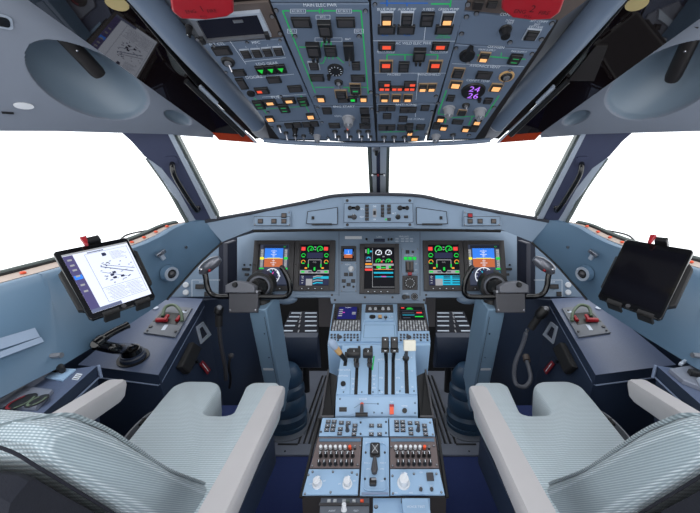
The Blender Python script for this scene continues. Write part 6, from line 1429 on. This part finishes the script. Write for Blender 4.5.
    b = MB(); L = [M(-.2915, y, z + .003) for y, z in ((.335, .674), (.29, .745), (.264, .786))] + [M(-.31, .2555, .813), M(-.36, .258, .820), M(-.50, .258, .822)]
    b.tube(bez(L, 5), .0014, 'shell_cloth', 6); b.build('rear_piping', t)
    # armrests
    for name_, x0, x1, y0, y1, z in (('armrest', -.215, -.180, .20, .622, .68), ('armrest', -.549, -.511, .22, .648, .68)):
        o = rounded([(x0, y0, 0), (x0, y1, 0), (x1, y1, 0), (x1, y0, 0)], .010)
        b = MB(); ii = []
        m_x, m_y = (x0 + x1) / 2, (y0 + y1) / 2
        for zz, k, fy in ((-.040, .72, -.012), (-.033, .88, -.004), (-.012, 1.0, 0), (-.004, .97, 0), (0, .88, -.004)):
            ii.append([M(m_x + (p.x - m_x) * k + (.05 * (.62 - p.y) if m_x > -.3 else 0), p.y + (fy if p.y > m_y else -fy), z + zz) for p in o])
        b.loops(ii, 'arm'); b.build(name_, t)
    b = MB()
    for x in (-.196, -.53):
        b.tube([M(x, .34, .63), M(x + (-.06 if x > -.3 else .02), .40, .50), M(x + (-.07 if x > -.3 else .03), .42, .42)], .012, 'black', 8)
    b.build('arm_bracket', t)
    # adjustment levers on the inboard side
    b = MB(); b.tube([M(-.25, .48, .36), M(-.20, .58, .38)], .006, 'black', 8); b.tube([M(-.25, .55, .28), M(-.185, .70, .26)], .012, 'black_rubber', 10); b.tube([M(-.185, .70, .26), M(-.18, .715, .258)], .009, 'tan', 8); b.build('adjust_lever', t)
    b = MB(); b.hexa([M(-.27, .42, .08), M(-.20, .42, .08), M(-.20, .72, .08), M(-.27, .72, .08)], [M(-.27, .42, .30), M(-.20, .42, .30), M(-.18, .66, .29), M(-.27, .66, .29)], 'black_rubber'); b.build('side_mechanism', t)
    # harness strap beside the cushion
    b = MB(); pts = [M(-.583, .60, .50), M(-.592, .68, .515), M(-.588, .77, .52), M(-.592, .84, .51), M(-.585, .88, .49)]
    pth = bez([M(-.535, .60, .47), M(-.568, .68, .49), M(-.582, .77, .495), M(-.588, .84, .48), M(-.58, .90, .44)], 4)
    b.loops([[p + V((0, 0, .018)), p + V((sx * .004, 0, .018)), p + V((sx * .008, 0, -.02)), p + V((sx * .004, 0, -.02))] for p in pth], 'webbing'); b.build('harness_webbing', t)
    b = MB()
    for i in (3, 8, 12): b.sphere(pth[i] + V((0, 0, .012)), .009, 'black_rubber', 1, 1.6, .8, seg=8, rows=5)
    b.build('buckle', t)

# ================================================================== LIGHT
wd = bpy.data.worlds.new('sky'); SC.world = wd; wd.use_nodes = True
nt = wd.node_tree; bg = nt.nodes['Background']
tc = nt.nodes.new('ShaderNodeTexCoord'); nz = nt.nodes.new('ShaderNodeTexNoise'); nz.inputs['Scale'].default_value = 2.0
mx = nt.nodes.new('ShaderNodeMix'); mx.data_type = 'RGBA'; mx.inputs[6].default_value = (.93, .965, 1, 1); mx.inputs[7].default_value = (1, 1, 1, 1)
nt.links.new(tc.outputs['Generated'], nz.inputs['Vector']); nt.links.new(nz.outputs['Fac'], mx.inputs[0]); nt.links.new(mx.outputs[2], bg.inputs['Color'])
bg.inputs['Strength'].default_value = 2.2
def lamp(name, loc, size, power, rot=(0, 0, 0), col=(1, 1, 1)):
    l = bpy.data.lights.new(name, 'AREA'); l.shape = 'DISK'; l.size = size; l.energy = power; l.color = col
    o = bpy.data.objects.new(name, l); COL.objects.link(o); o.location = loc; o.rotation_euler = rot; return o
lamp('added_fill_light', (0, .10, 1.40), .35, 3.0, (0, 0, 0))  # added unseen fill lamp below the ceiling, without a fixture
vs = SC.view_settings; vs.view_transform = 'Standard'; vs.look = 'None'; vs.exposure = 0.0; vs.gamma = 1.0
try: vs.use_curve_mapping = False
except Exception: pass
SC.cycles.use_denoising = True
